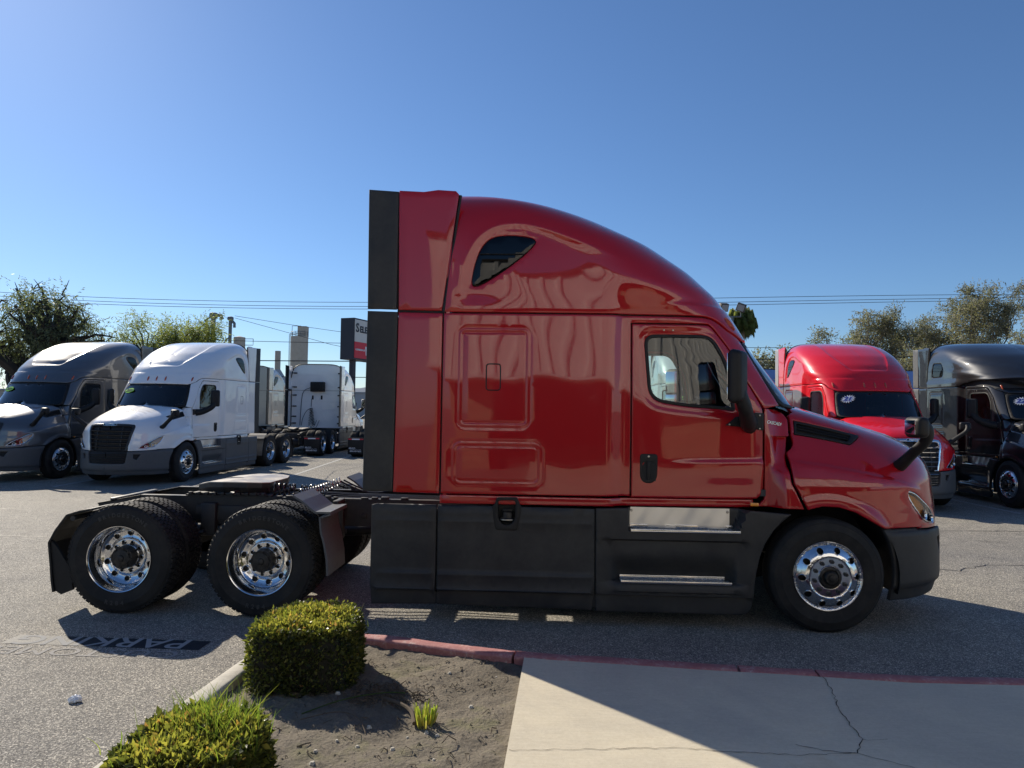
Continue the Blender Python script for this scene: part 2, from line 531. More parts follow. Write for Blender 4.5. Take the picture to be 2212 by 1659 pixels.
def panel(mapf, outline, holes=(), step=0.05, feats=(), disp=None, thick=0.02, roll=0.008, off=0.0, sym=False, extra=None, lines=()):
    """a sheet cut from the surface mapf(a, h): outline and holes in (a, h); feats: loops round which the mesh is finer"""
    out = resample(outline, step * .7); hol = [resample(h, step * .5) for h in holes]
    def inset(L, d):
        area = 0.5 * np.sum(L[:, 0] * np.roll(L[:, 1], -1) - np.roll(L[:, 0], -1) * L[:, 1])
        t = np.roll(L, -1, 0) - np.roll(L, 1, 0); t /= np.maximum(np.hypot(*t.T)[:, None], 1e-9)
        nrm = np.stack([-t[:, 1], t[:, 0]], 1) * (1 if area > 0 else -1)
        return L + nrm * d
    extra_pts = []; polys = [(np.asarray(L, float), False) for L in lines]
    if roll:
        for d in (roll * .45, roll):
            extra_pts.append(inset(out, d))
            for h in hol: extra_pts.append(inset(h, -d))
    for loop, offs in feats:
        L = resample(loop, 0.03)
        for d in offs: polys.append((inset(L, d), True))
    if extra is not None: extra_pts.append(np.asarray(extra, float))
    mn, mxx = out.min(0), out.max(0)
    gx = np.arange(mn[0] + step * .5, mxx[0], step); gy = np.arange(mn[1] + step * .5, mxx[1], step)
    G = np.stack(np.meshgrid(gx, gy), -1).reshape(-1, 2)
    def clean(P, dmin):
        m = inside(P, out) & (dist_loop(P, out) > dmin)
        for h in hol: m &= ~inside(P, h) & (dist_loop(P, h) > dmin)
        return P[m]
    E_ = clean(np.concatenate(extra_pts), roll * .3) if extra_pts else np.zeros((0, 2))
    G = clean(G, max(step * .45, roll * 1.3))
    for loop, offs in feats:
        pass
    LP = []
    for L, cl in polys:
        m = inside(L, out) & (dist_loop(L, out) > max(roll * 1.15, .002))
        for h in hol: m &= ~inside(L, h) & (dist_loop(L, h) > max(roll * 1.15, .002))
        LP.append((L, cl, m))
    if LP:
        allp = np.concatenate([L[m] for L, cl, m in LP])
        if len(allp) and len(G):
            ok = np.ones(len(G), bool)
            for k in range(0, len(G), 2000):
                g = G[k:k + 2000]; ok[k:k + 2000] = (np.abs(g[:, None, :] - allp[None]).max(2).min(1) > step * .3)
            G = G[ok]
    loops = [out] + hol; V2 = []; Ed = []
    for L in loops:
        o = len(V2); V2 += [tuple(p) for p in L]; Ed += [(o + i, o + (i + 1) % len(L)) for i in range(len(L))]
    for L, cl, m in LP:
        ix = {}
        for i in np.nonzero(m)[0]: ix[i] = len(V2); V2.append(tuple(L[i]))
        n_ = len(L); Ed += [(ix[i], ix[(i + 1) % n_]) for i in range(n_ if cl else n_ - 1) if i in ix and (i + 1) % n_ in ix]
    V2 += [tuple(p) for p in E_] + [tuple(p) for p in G]
    res = delaunay_2d_cdt([Vector(p) for p in V2], Ed, [], 0, 1e-6)
    P2 = np.array([tuple(v) for v in res[0]]); T = np.array([t for t in res[2] if len(t) == 3])
    cen = P2[T].mean(1); keep = inside(cen, out)
    for h in hol: keep &= ~inside(cen, h)
    T = T[keep]
    used = np.unique(T); rm = -np.ones(len(P2), int); rm[used] = np.arange(len(used)); P2 = P2[used]; T = rm[T]
    a, h = P2[:, 0], P2[:, 1]; e = 1e-3
    P = mapf(a, h); A = mapf(a + e, h) - mapf(a - e, h); H = mapf(a, h + e) - mapf(a, h - e)
    Nn = np.cross(A, H); ln = np.linalg.norm(Nn, axis=1)
    bad = ln < 1e-9; Nn[~bad] /= ln[~bad][:, None]; Nn[bad] = (0, 0, 1)
    D = np.full(len(P2), off)
    if disp is not None: D = D + disp(P[:, 0], P[:, 1], P[:, 2], a, h)
    if roll:
        dd = dist_loop(P2, out)
        for hh in hol: dd = np.minimum(dd, dist_loop(P2, hh))
        D = D - np.where(dd < roll, roll * .8 * (1 - np.clip(dd / roll, 0, 1)) ** 2, 0) * (1 if not sym else (np.abs(P[:, 1]) > .012))
    P = P + Nn * D[:, None]
    # orientation
    p0 = P[T]; fn = np.cross(p0[:, 1] - p0[:, 0], p0[:, 2] - p0[:, 0]); flip = (fn * Nn[T].mean(1)).sum(1) < 0
    T[flip] = T[flip][:, ::-1]
    # boundary
    ed = {}
    for t in T:
        for i in range(3):
            k = (t[i], t[(i + 1) % 3])
            if (k[1], k[0]) in ed: ed.pop((k[1], k[0]))
            else: ed[k] = 1
    V = list(P); F = [tuple(t) for t in T]; back = {}
    if thick:
        for (i, j) in ed:
            if sym and abs(P[i][1]) < .004 and abs(P[j][1]) < .004: continue
            for k in (i, j):
                if k not in back: back[k] = len(V); V.append(P[k] - Nn[k] * thick)
            F.append((j, i, back[i], back[j]))
    V = np.array(V)
    if sym:
        n = len(V); on = np.abs(V[:, 1]) < .004; V[on, 1] = 0
        idx = np.arange(n); W_ = V.copy(); W_[:, 1] *= -1; mp = np.where(on, idx, idx + n)
        V = np.concatenate([V, W_]); F = F + [tuple(int(mp[i]) for i in f[::-1]) for f in F]
    me = mk(V, F, True)
    try: me.set_sharp_from_angle(angle=R(50))
    except Exception: pass
    if sym:
        bm = bmesh.new(); bm.from_mesh(me); bmesh.ops.delete(bm, geom=[v for v in bm.verts if not v.link_faces], context='VERTS')
        bmesh.ops.remove_doubles(bm, verts=[v for v in bm.verts if abs(v.co.y) < 1e-4], dist=1e-4); bm.to_mesh(me); bm.free()
    return me

def rrect(x0, x1, z0, z1, r):
    return rounded([(x0, z0), (x1, z0), (x1, z1), (x0, z1)], r, 5)

def sd_rrect(x, z, x0, x1, z0, z1, r):
    cx, cz = (x0 + x1) / 2, (z0 + z1) / 2; qx = np.abs(x - cx) - (x1 - x0) / 2 + r; qz = np.abs(z - cz) - (z1 - z0) / 2 + r
    return np.hypot(np.maximum(qx, 0), np.maximum(qz, 0)) + np.minimum(np.maximum(qx, qz), 0) - r

def cab_pts(L): return np.array([(float(cab_a(x, cab_h(z))), float(cab_h(z))) for x, z in L])
def cab_fr(L): return np.array([(float(cab_ay(y, cab_h(z))), float(cab_h(z))) for y, z in L])
def hood_pts(L): return np.array([(float(hood_a(x, hood_h(z))), float(hood_h(z))) for x, z in L])
def hood_fr(L): return np.array([(float(hood_ay(y, hood_h(z))), float(hood_h(z))) for y, z in L])
def cen_a(par, h):
    z, w_, xn, x0, p, q = par(h); return float(x0 + (xn - x0) * math.pi / 2)

# bumper shell
def bmp_par(h):
    z = np.asarray(h, float); xn = 1.475 - .05 * ss(.45, .25, z) - .03 * ss(.8, .95, z); x0 = .0 * z + .12
    return z, 1.215 - .03 * ss(.42, .25, z) + 0 * z, xn, x0, 2.04 + 0 * z, 2.04 + 0 * z
def bmp(a, h):
    a = np.asarray(a, float); z, w_, xn, x0, p, q = bmp_par(h); K = xn - x0
    ph = np.clip((a - x0) / K, 0, math.pi / 2); t = np.sin(ph) ** (2 / p); x = np.where(a <= x0, a, x0 + t * K)
    y = w_ * np.where(a <= x0, 1, np.clip(1 - t ** p, 0, 1) ** (1 / q)); return np.stack([x, -y, z], -1)
def bmp_a(x, z):
    z, w_, xn, x0, p, q = bmp_par(z); t = np.clip((x - x0) / (xn - x0), 0, 1); return float(np.where(x <= x0, x, x0 + np.arcsin(t ** (p / 2)) * (xn - x0)))
def bmp_ay(y, z):
    _, w_, xn, x0, p, q = bmp_par(z); lo, hi = float(x0), float(x0 + (xn - x0) * math.pi / 2)
    for _i in range(40):
        m = (lo + hi) / 2
        if -bmp(m, z)[1] > y: lo = m
        else: hi = m
    return (lo + hi) / 2
# ------------------------------------------------------------------ wheels (axis along y, outer face at y = 0, inward is +y)
def circle(r, n, cx=0, cz=0, ph=0): return np.array([(cx + r * math.cos(2 * math.pi * k / n + ph), cz + r * math.sin(2 * math.pi * k / n + ph)) for k in range(n)])
def disc_mesh(prof, r_out, bore, holes, thick=.012, step=.012):
    pr_, py_ = np.array(prof).T
    def mp(a, h):
        r = np.hypot(a, h); return np.stack([a, np.interp(r, pr_, py_), h], -1)
    ex = np.concatenate([circle(r, 96) for r in pr_[1:-1] if bore + .006 < r < r_out - .004])
    return panel(mp, circle(r_out, 72), [circle(bore, 40)] + holes, step, extra=ex, thick=-thick, roll=0.003)
def hub_nut(bm_, r, n, y, rad=.016, ln=.03, cap=True):
    for k in range(n):
        a = 2 * math.pi * (k + .25) / n; c = (r * math.cos(a), y, r * math.sin(a))
        bm_.lathe([(rad * 1.25, ln), (rad * 1.25, ln * .75), (rad, ln * .7), (rad, ln * .1), (rad * .75, 0), (.0001, 0)], 6, 'y', (c[0], c[1] - ln, c[2]), smooth=False)
def tyre_prof(w=.285, R0=.51, drive=False):
    s = [(.292, .030), (.300, .016), (.318, .010), (.345, .001), (.375, -.006), (.405, -.008), (.409, -.010), (.413, -.008), (.44, -.004), (.466, .006), (.470, .004), (.474, .008), (.487, .017), (.499 if not drive else .492, .030), (.508 if not drive else .497, .044)]
    t = []
    if not drive:
        for g in (.082, .122, .163, .203):
            t += [(.5095, g - .006), (.497, g - .004), (.497, g + .004), (.5095, g + .006)]
    e = [(r, w - y) for r, y in s[::-1]]
    return s + t + e
def tyre_mesh(drive):
    m = MB(); m.lathe(tyre_prof(drive=drive), 96)
    if drive:
        rng = random.Random(3); nb = 66
        for row, (y0, y1, o) in enumerate([(.022, .072, 0), (.080, .120, .5), (.126, .159, .15), (.165, .205, .65), (.213, .263, .3)]):
            for k in range(nb):
                a0 = 2 * math.pi * (k + o) / nb; a1 = a0 + 2 * math.pi / nb * .72; sk = .016 if row in (1, 3) else .004
                r0, r1 = .488, .5125; r1e = .503 if row == 0 else r1; r1f = .503 if row == 4 else r1
                P = []
                for (a, y, r) in ((a0, y0, r0), (a1, y0, r0), (a1 + sk, y1, r0), (a0 + sk, y1, r0), (a0, y0, r1e), (a1, y0, r1e), (a1 + sk, y1, r1f), (a0 + sk, y1, r1f)):
                    P.append((r * math.cos(a), y, r * math.sin(a)))
                m.add(P, [(4, 5, 6, 7), (0, 1, 5, 4), (1, 2, 6, 5), (2, 3, 7, 6), (3, 0, 4, 7)], False)
    return m
def arc_text(s, rad, mid, size, y=-.010, flip=False):
    """raised letters set along an arc of the sidewall"""
    V = []; m = MB(); step = size * .92 / rad
    for i, ch in enumerate(s):
        if ch == ' ': continue
        t = text_mesh(ch, size, 0.0015, 0.0012); a = mid - (i - (len(s) - 1) / 2) * step * (1 if not flip else -1)
        # letters face outwards (-y): x to the right, z up
        up = a - math.pi / 2 if not flip else a + math.pi / 2
        for v in t.vertices: pass
        c, s_ = math.cos(up), math.sin(up)
        vs = []
        for v in t.vertices:
            x, z = v.co.x, v.co.y
            vs.append((rad * math.cos(a) + x * c - z * s_, y - v.co.z, rad * math.sin(a) + x * s_ + z * c))
        m.add(vs, [tuple(p.vertices) for p in t.polygons])
        bpy.data.meshes.remove(t)
    return m
HH = [circle(.0265, 14, .238 * math.cos(2 * math.pi * k / 10 + .19), .238 * math.sin(2 * math.pi * k / 10 + .19)) for k in range(10)]
HR = [circle(.0265, 14, .216 * math.cos(2 * math.pi * k / 10 + .12), .216 * math.sin(2 * math.pi * k / 10 + .12)) for k in range(10)]
HB = [circle(.0155, 10, .140 * math.cos(2 * math.pi * k / 10 + .45), .140 * math.sin(2 * math.pi * k / 10 + .45)) for k in range(10)]
WM = {}
def wheel_meshes():
    b = tyre_mesh(False); o = b.build('tmp', M['tyre']); WM['steer'] = o.data; bpy.data.objects.remove(o)
    b = tyre_mesh(True); o = b.build('tmp', M['tyre']); WM['drive'] = o.data; bpy.data.objects.remove(o)
    WM['front_disc'] = disc_mesh([(0, -.040), (.10, -.040), (.180, -.040), (.188, -.047), (.215, -.040), (.25, -.020), (.275, .002), (.288, .014), (.296, .006), (.3045, .004)], .3045, .098, HH)
    WM['front_disc'].materials.append(M['alu'])
    b = MB(); b.lathe([(.299, .006), (.3065, .004), (.310, .010), (.308, .018), (.300, .026), (.290, .04)], 72)
    o = b.build('tmp', M['alu']); WM['front_lip'] = o.data; bpy.data.objects.remove(o)
    b = MB(); b.lathe([(.28, .08), (.27, .03), (.21, .03), (.21, .12)], 48); b.lathe([(.27, .20), (.27, .05), (.0001, .05)], 48)
    o = b.build('tmp', M['hub']); WM['drum'] = o.data; bpy.data.objects.remove(o)
    b = MB(); b.lathe([(.102, .02), (.098, -.042), (.090, -.050), (.074, -.052), (.070, -.040), (.060, -.040), (.058, -.075), (.050, -.086), (.030, -.088), (.028, -.098), (.012, -.102), (.0001, -.102)], 40)
    for k in range(6):
        a = k * math.pi / 3; b.box((.081 * math.cos(a), -.054, .081 * math.sin(a)), (.012, .008, .012), .002)
    o = b.build('tmp', M['hub']); WM['front_hub'] = o.data; bpy.data.objects.remove(o)
    b = MB(); hub_nut(b, 0, 1, 0); o = b.build('tmp', M['hub']); WM['nut'] = o.data; bpy.data.objects.remove(o)
    WM['rear_disc'] = disc_mesh([(0, .150), (.11, .150), (.163, .150), (.170, .156), (.174, .178), (.20, .184), (.235, .172), (.252, .160), (.264, .150)], .264, .108, HR + HB)
    WM['rear_disc'].materials.append(M['alu'])
    b = MB(); b.lathe([(.299, .006), (.3065, .002), (.310, .010), (.308, .018), (.302, .016), (.296, .012), (.290, .022), (.286, .040), (.272, .060), (.268, .090), (.266, .12), (.263, .152)], 72)
    o = b.build('tmp', M['alu']); WM['rear_barrel'] = o.data; bpy.data.objects.remove(o)
    b = MB(); b.lathe([(.108, .155), (.106, .100), (.100, .060), (.100, .052), (.094, .048), (.088, .050), (.080, .050), (.078, .040), (.060, .036), (.034, .034), (.030, .022), (.022, .018), (.0001, .018)], 40)
    for k in range(8):
        a = (k + .3) * math.pi / 4; b.lathe([(.011, .012), (.011, 0), (.0001, 0)], 6, 'y', (.088 * math.cos(a), .036, .088 * math.sin(a)), False)
    for k in range(10):
        a = 2 * math.pi * (k + .71) / 10; b.lathe([(.013, .02), (.013, .0), (.0001, 0)], 6, 'y', (.126 * math.cos(a), .128, .126 * math.sin(a)), False)
    o = b.build('tmp', M['hub']); WM['rear_hub'] = o.data; bpy.data.objects.remove(o)
    WM['dark_disc'] = None
def wheel(parent, x, side, kind, y_out=1.215, rz=0, letters=False, nuts=True, ang=0):
    """kind: steer, drive, inner"""
    e = empty('wheel', (x, -side * y_out, .5085), 0, parent)
    e.rotation_euler = (0, 0, 0 if side > 0 else math.pi)
    spin = lambda o: setattr(o, 'rotation_euler', (0, ang, 0))
    t = obj('tyre', WM['steer' if kind == 'steer' else 'drive'], None, e); spin(t)
    if kind == 'steer':
        spin(obj('rim', WM['front_disc'], None, e)); obj('rim_flange', WM['front_lip'], None, e); obj('brake_drum', WM['drum'], None, e); spin(obj('hub', WM['front_hub'], None, e))
        for k in range(10):
            a = 2 * math.pi * (k + .1) / 10 + ang
            obj('wheel_nut', WM['nut'], None, e, loc=(.1395 * math.cos(a), -.040, .1395 * math.sin(a)))
    elif kind == 'drive':
        spin(obj('rim', WM['rear_disc'], None, e)); obj('rim_barrel', WM['rear_barrel'], None, e); spin(obj('hub', WM['rear_hub'], None, e))
        b = obj('brake_drum', WM['drum'], None, e, loc=(0, .16, 0))
        if letters:
            arc_text('BRIDGESTONE', .408, math.pi * .5 - .1, .05).build('tyre_lettering', M['tyre_letter'], e, kind='stuff')
            arc_text('R284', .405, -math.pi * .5 - .05, .055, flip=True).build('tyre_lettering', M['tyre_letter'], e, kind='stuff')
    return e

# ------------------------------------------------------------------ the tractor (x forward, origin under the front axle; right-hand side is -y)
def cabW_at(x, z): return float(-cab(cab_a(x, cab_h(z)), cab_h(z))[1])
CAR = {}
def flat_map(Wf): return lambda a, h: np.stack([a, -Wf(a, h), h], -1)

def groove(x0, x1, z0, z1, r, dep=.0030, wd=.009, gap=.045):
    """double pressed line round a hatch"""
    def d(x, z):
        s = sd_rrect(x, z, x0, x1, z0, z1, r)
        v = -dep * np.exp(-(s / wd) ** 2) + dep * .6 * np.exp(-((s + 2.2 * wd) / wd) ** 2)
        return v - dep * 1.3 * np.exp(-((s + gap) / (wd * .8)) ** 2) - .0015 * ss(0, -.03, s) + .0015 * ss(-gap, -gap - .015, s)
    loop = rrect(x0, x1, z0, z1, r)
    return d, [(loop, (-.012, -.004, .004, .012, .022, .032, gap - .006, gap, gap + .008, gap + .018))]

def build_tractor(name, loc, rz, label, category):
    T = empty(name, loc, rz); T['label'] = label; T['category'] = category
    P = M['red']
    # ---- roof fairing, one shell over the whole width
    ws_top = [(0, 2.655), (.3, 2.655), (.6, 2.648), (.78, 2.640)]
    hm = ZS + LS
    lower = [(-3.492, 2.852), (-1.13, 2.852), (-1.05, 2.850), (-.98, 2.832), (-.90, 2.790), (-.825, 2.730)]
    left = cab_pts(lower)
    frn = cab_fr([(.855, 2.672), (.80, 2.650), (.6, 2.655), (.3, 2.66)])
    ce = [(cen_a(cab_par, h), h) for h in np.linspace(2.66, hm - .002, 60)]
    top = [(x, hm) for x in np.linspace(cen_a(cab_par, hm) - .05, -3.34, 6)]
    rear = [(-3.34 - (hz) * .15, hm - hz * (hm - 2.852)) for hz in np.linspace(.03, .97, 16)]
    outl = np.concatenate([left, frn, ce, top, rear])
    swl = [(-3.242, 3.15), (-3.236, 3.10), (-3.20, 3.088), (-3.114, 3.124), (-2.915, 3.254), (-2.736, 3.402), (-2.650, 3.50), (-2.652, 3.535), (-2.70, 3.562), (-2.84, 3.580), (-2.99, 3.576), (-3.085, 3.543), (-3.156, 3.458), (-3.208, 3.327)]
    sw = chaikin(cab_pts(swl), 2, True)
    brow_l = [(-3.36, 3.02), (-3.34, 3.18), (-3.29, 3.36), (-3.195, 3.55), (-3.033, 3.668), (-2.814, 3.698), (-2.557, 3.64), (-2.193, 3.50), (-1.811, 3.352)]
    brow = chaikin(np.array(brow_l), 2)
    def fdisp(x, y, z, a, h):
        d = np.zeros(len(x))
        # pressed-in bay round the sleeper window, under an arching brow
        q = np.stack([x, z], 1); dl = np.full(len(x), 9.); side = np.zeros(len(x))
        for i in range(len(brow) - 1):
            p0, p1 = brow[i], brow[i + 1]; ab = p1 - p0; t = np.clip(((q - p0) @ ab) / (ab @ ab), 0, 1); v = q - p0 - t[:, None] * ab; dd = np.hypot(*v.T)
            sg = np.sign(ab[0] * v[:, 1] - ab[1] * v[:, 0]); m = dd < dl; dl[m] = dd[m]; side[m] = sg[m]
        s = np.where(side > 0, dl, -dl)
        fade = ss(2.86, 3.05, z) * ss(-1.75, -2.3, x) * ss(-3.45, -3.32, x)
        d -= .016 * ss(.005, -.06, s) * fade * ss(-.75, -.1, s) * (np.abs(y) > .5)
        d += .004 * np.exp(-((s - .012) / .02) ** 2) * fade * (np.abs(y) > .5)
        # sunk centre panel on the front of the dome
        yc = np.abs(y); xb = -.98; sz = (z - 3.17)
        ex = np.maximum(yc - (.46 + .14 * ss(3.2, 3.6, z)), -sz * .9)
        cr = np.hypot(np.maximum(yc - (.34 + .18 * ss(3.2, 3.7, z) * ss(3.3, 3.36, z)), 0), np.maximum(3.33 - z, 0)) - .15
        d -= .016 * ss(.015, -.035, cr) * ss(3.12, 3.18, z) * ss(-3.1, -2.5, x)
        # shelf line above the marker lamps
        d += .014 * ss(2.985, 2.945, z) * (ss(-1.6, -1.2, x))
        return d
    dome_extra = []; dl_ = []
    cs = lambda r: [(.34 + .18 * 0, 3.33)]
    for r in (.115, .135, .15, .165, .18):      # lines following the edge of the sunk panel
        yz = [(y_, 3.33 - r) for y_ in np.linspace(.001, .33, 12)] + [(.34 + r * math.sin(t), 3.33 - r * math.cos(t)) for t in np.linspace(.1, math.pi / 2, 8)] + [(.34 + .18 * float(ss(3.2, 3.7, z_)) + r, z_) for z_ in np.linspace(3.35, 4.02, 30)]
        dl_.append([(float(cab_ay(y_, cab_h(z_))), float(cab_h(z_))) for y_, z_ in yz])
    for z in (2.94, 2.955, 2.97, 2.985): dl_.append([(float(cab_a(x, cab_h(z))), float(cab_h(z))) for x in np.linspace(-1.7, -.75, 30)])
    for d_ in (-.03, -.012, 0, .012, .03): dl_.append(cab_pts([(x, z + d_) for x, z in brow]))
    fa = obj('roof_fairing', panel(cab, outl, [sw], .048, [(cab_pts(brow), (-.03, -.012, 0, .012, .03))][:0], fdisp, .02, .008, sym=True, lines=dl_), P, T)
    # ---- cab side: sleeper wall, header and windscreen pillar
    wsedge = [(.875, 2.625), (.905, 2.45), (.940, 2.20), (.952, 2.03)]
    wse = cab_fr(wsedge)
    o1 = cab_pts([(-3.492, 1.175), (-1.757, 1.175), (-1.757, 2.775), (-1.03, 2.783), (-.98, 2.745), (-.925, 2.675), (-.808, 2.515), (-.675, 2.258), (-.512, 2.0)])
    o2 = cab_pts([(-.845, 2.733), (-.915, 2.785), (-.985, 2.822), (-1.055, 2.838), (-1.13, 2.840), (-3.492, 2.840)])
    outl = np.concatenate([o1, wse[::-1], cab_fr([(.868, 2.665)]), o2])
    g1, f1 = groove(-3.352, -2.683, 1.785, 2.707, .07); g2, f2 = groove(-3.400, -2.565, 1.25, 1.66, .09); g3, f3 = groove(-3.088, -2.958, 2.130, 2.372, .03, .005, .006, .018)
    f3 = [(f3[0][0], (-.008, -.003, .003, .008, .014, .02, .026))]
    def sdisp(x, y, z, a, h):
        dent = .0007 * np.sin(x * 5.1 + z * 2.3) * np.sin(z * 3.7 + 1) + .0004 * np.sin(x * 11 + z * 7)
        return g1(x, z) + g2(x, z) + dent * ss(-.9, -1.9, x) - .020 * np.exp(-((x + 1.815) / .05) ** 2) - .008 * np.exp(-((x + 1.90) / .02) ** 2) * ss(2.84, 2.6, z)
    sw_ = obj('sleeper_wall', panel(cab, outl, (), .045, f1 + f2, sdisp, .02, .007), P, T)
    hl_ = rrect(-3.088, -2.958, 2.130, 2.372, .03); MB().tube([(x, -cabW_at(x, z) + .0015, z) for x, z in list(hl_) + [hl_[0]]], .006, 5, caps=False).build('hatch_latch', M['rubber'], sw_)
    # ---- door
    dl = [(-1.743, 1.167), (-.585, 1.167), (-.545, 1.20), (-.524, 1.27), (-.524, 1.86), (-.530, 1.988), (-.686, 2.260), (-.819, 2.514), (-.937, 2.671), (-1.016, 2.755), (-1.05, 2.767), (-1.743, 2.765)]
    dwin = rounded([(-1.632, 2.665), (-1.000, 2.672), (-.84, 2.40), (-.792, 1.972), (-1.30, 2.013), (-1.585, 2.06)], [.10, .10, .3, .03, .4, .20], 6)
    def ddisp(x, y, z, a, h):
        zc = 1.515 + .02 * (x + 1.2)          # character line
        d = .016 * ss(zc + .012, zc - .030, z) * ss(-1.55, -1.0, x) * (1 - .6 * ss(1.42, 1.25, z))
        d += -.010 * ss(.10, .0, np.abs(x + .60 + .25 * (z - 1.8))) * ss(1.9, 1.7, z) * ss(1.5, 1.6, z) * 0
        d += .0015 * np.sin(x * 6 + z * 3)
        # raised surround of the window
        di = dist_loop(np.stack([x, z], 1), dwin); d -= .010 * ss(.085, .03, di) * (z > 1.9)
        return d
    dx = [cab_pts([(x, z + .02 * (x + 1.2)) for x in np.linspace(-1.6, -.56, 36)]) for z in (1.475, 1.49, 1.505, 1.52, 1.54)]
    door = obj('door', panel(cab, cab_pts(dl), [cab_pts(dwin)], .04, [(cab_pts(dwin), (-.03, -.045, -.06, -.08, -.1))], ddisp, .03, .008, lines=dx), P, T)
    seal = offset_ring = obj('window_seal', panel(cab, cab_pts(scale_loop(dwin, .004)), [cab_pts(scale_loop(dwin, -.026))], .03, thick=.03, roll=.006, off=-.004), M['rubber'], door)
    obj('window_pane', panel(cab, cab_pts(scale_loop(dwin, -.020)), (), .08, thick=0, roll=0, off=-.018), M['glass'], door)
    # handle
    hl = rounded([(-1.668, 1.567), (-1.505, 1.565), (-1.508, 1.35), (-1.55, 1.298), (-1.625, 1.298), (-1.665, 1.35)], [.03, .03, .05, .05, .05, .05], 4)
    hin = rounded([(-1.642, 1.49), (-1.53, 1.49), (-1.532, 1.37), (-1.56, 1.33), (-1.615, 1.33), (-1.64, 1.37)], .02, 3)
    hd = obj('door_handle', panel(cab, cab_pts(hl), [cab_pts(hin)], .03, thick=.02, roll=.005, off=.008), M['rubber'], door)
    yh = cabW_at(-1.586, 1.43)
    MB().box((-1.586, -yh + .002, 1.41), (.13, .012, .18)).build('recess_shade', M['mesh'], hd); MB().box((-1.586, -yh - .010, 1.415), (.034, .016, .17), .006).build('grip', M['rubber'], hd)  # thin dark plate on the door skin stands in for the shaded hollow
    MB().lathe([(.010, .006), (.010, -.003), (.007, -.005), (.0001, -.005)], 14, 'y', (-1.588, -yh - .010, 1.543)).build('lock', M['brass'], hd)
    for xx in (-1.45, -1.365):
        MB().lathe([(.008, .006), (.008, -.001), (.005, -.004), (.0001, -.004)], 12, 'y', (xx, -cabW_at(xx, 2.71) + .004, 2.712)).build('rivet', M['brass'], door)
    # ---- sill below door and sleeper
    obj('cab_sill', panel(cab, cab_pts([(-3.50, 1.085), (-.60, 1.085), (-.60, 1.155), (-1.75, 1.157), (-3.50, 1.163)]), (), .05, (), lambda x, y, z, a, h: -.03 * ss(-1.95, -1.80, x), .03, .006), P, T)
    # ---- windscreen with its black border
    wsl = np.concatenate([cab_fr([(0.0001, 1.99), (.5, 1.995), (.90, 2.02), (.938, 2.06)]), cab_fr([(.928, 2.2), (.893, 2.45), (.860, 2.60), (.82, 2.633), (.6, 2.643), (.3, 2.647), (0.0001, 2.648)])])
    wsl[0][0] = cen_a(cab_par, wsl[0][1]); wsl[-1][0] = cen_a(cab_par, wsl[-1][1])
    inn = np.concatenate([cab_fr([(0.0001, 2.02), (.5, 2.025), (.87, 2.05), (.895, 2.09)]), cab_fr([(.885, 2.2), (.852, 2.45), (.822, 2.56), (.78, 2.592), (.6, 2.602), (.3, 2.606), (0.0001, 2.607)])])
    inn[0][0] = cen_a(cab_par, inn[0][1]); inn[-1][0] = cen_a(cab_par, inn[-1][1])
    ring = np.concatenate([wsl, inn[::-1]])
    obj('windscreen_border', panel(cab, ring, (), .04, thick=.02, roll=.006, sym=True, off=-.004), M['rubber'], T)
    obj('windscreen', panel(cab, inn, (), .08, thick=0, roll=0, sym=True, off=-.006), M['windscreen'], T)
    for k in (-.55, .2):
        pts = [tuple(cab(cab_ay(abs(k + t) + 1e-4, 2.03), 2.03 + .01 * t) * np.array([1, -1 if k + t > 0 else 1, 1]) + np.array([.012, 0, -.012])) for t in (0, .1, .2, .3)]
        MB().tube(pts, .009, 6).build('wiper', M['rubber'], T)
    # ---- rear edge of the sleeper and its wall
    sec = [(-1.185, 1.09), (1.185, 1.09)] + [(1.185 * w_, ZS + zf * (ZT - ZS) - .01) for w_, zf in zip(_w[::9], _z[::9])] + [(-1.185 * w_, ZS + zf * (ZT - ZS) - .01) for w_, zf in zip(_w[::-9], _z[::-9])]
    rw = MB(); rw.prism(sec, 'x', -3.47, -3.44); back = rw.build('back_wall', P, T)
    eb = MB()
    def emb(poly, r=.012): 
        c = rounded(poly, .09, 4); eb.tube([(-3.472, p[0], p[1]) for p in list(c) + [c[0]]], r, 6, caps=False, flat=.6)
    for s in (-1, 1):
        emb([(s * .08, 2.32), (s * .98, 2.32), (s * .98, 2.72), (s * .08, 2.72)]); emb([(s * .15, 1.95), (s * .95, 1.95), (s * .62, 1.42), (s * .45, 1.42)]); emb([(s * .28, 3.05), (s * .82, 3.05), (s * .62, 3.42), (s * .48, 3.42)], .009)
    emb([(-.3, 1.35), (.3, 1.35), (.07, 1.85), (-.07, 1.85)])
    eb.build('pressed_ribs', P, back)
    for s in (-1, 1):
        MB().box((-3.482, s * .20, 2.52), (.03, .075, .19), .01).build('air_vent', M['rubber'], back)
    MB().box((-3.475, 0, 2.845), (.012, 2.3, .012)).build('panel_gap', M['rubber'], back)
    fan = MB(); fan.box((-3.60, -.05, 3.02), (.24, .62, .46), .03); fan.lathe([(.17, 0), (.17, -.02), (.15, -.02), (.15, 0.01), (.05, .01), (.05, -.02), (.0001, -.02)], 28, 'x', (-3.72, -.05, 3.02))
    for k in range(7): a = k * math.pi * 2 / 7; fan.tube([(-3.733, -.05, 3.02), (-3.733, -.05 + .16 * math.cos(a), 3.02 + .16 * math.sin(a))], .006, 5)
    fan.build('condenser_fan', M['rubber'], T)
    for s in (-1, 1):
        for z in (1.3, 1.62, 2.1, 2.62, 3.0, 3.66):
            MB().box((-3.58, s * 1.06, z), (.22, .05, .035), .008).box((-3.50, s * 1.0, z), (.05, .16, .06), .008).build('fairing_bracket', M['chassis'], T)
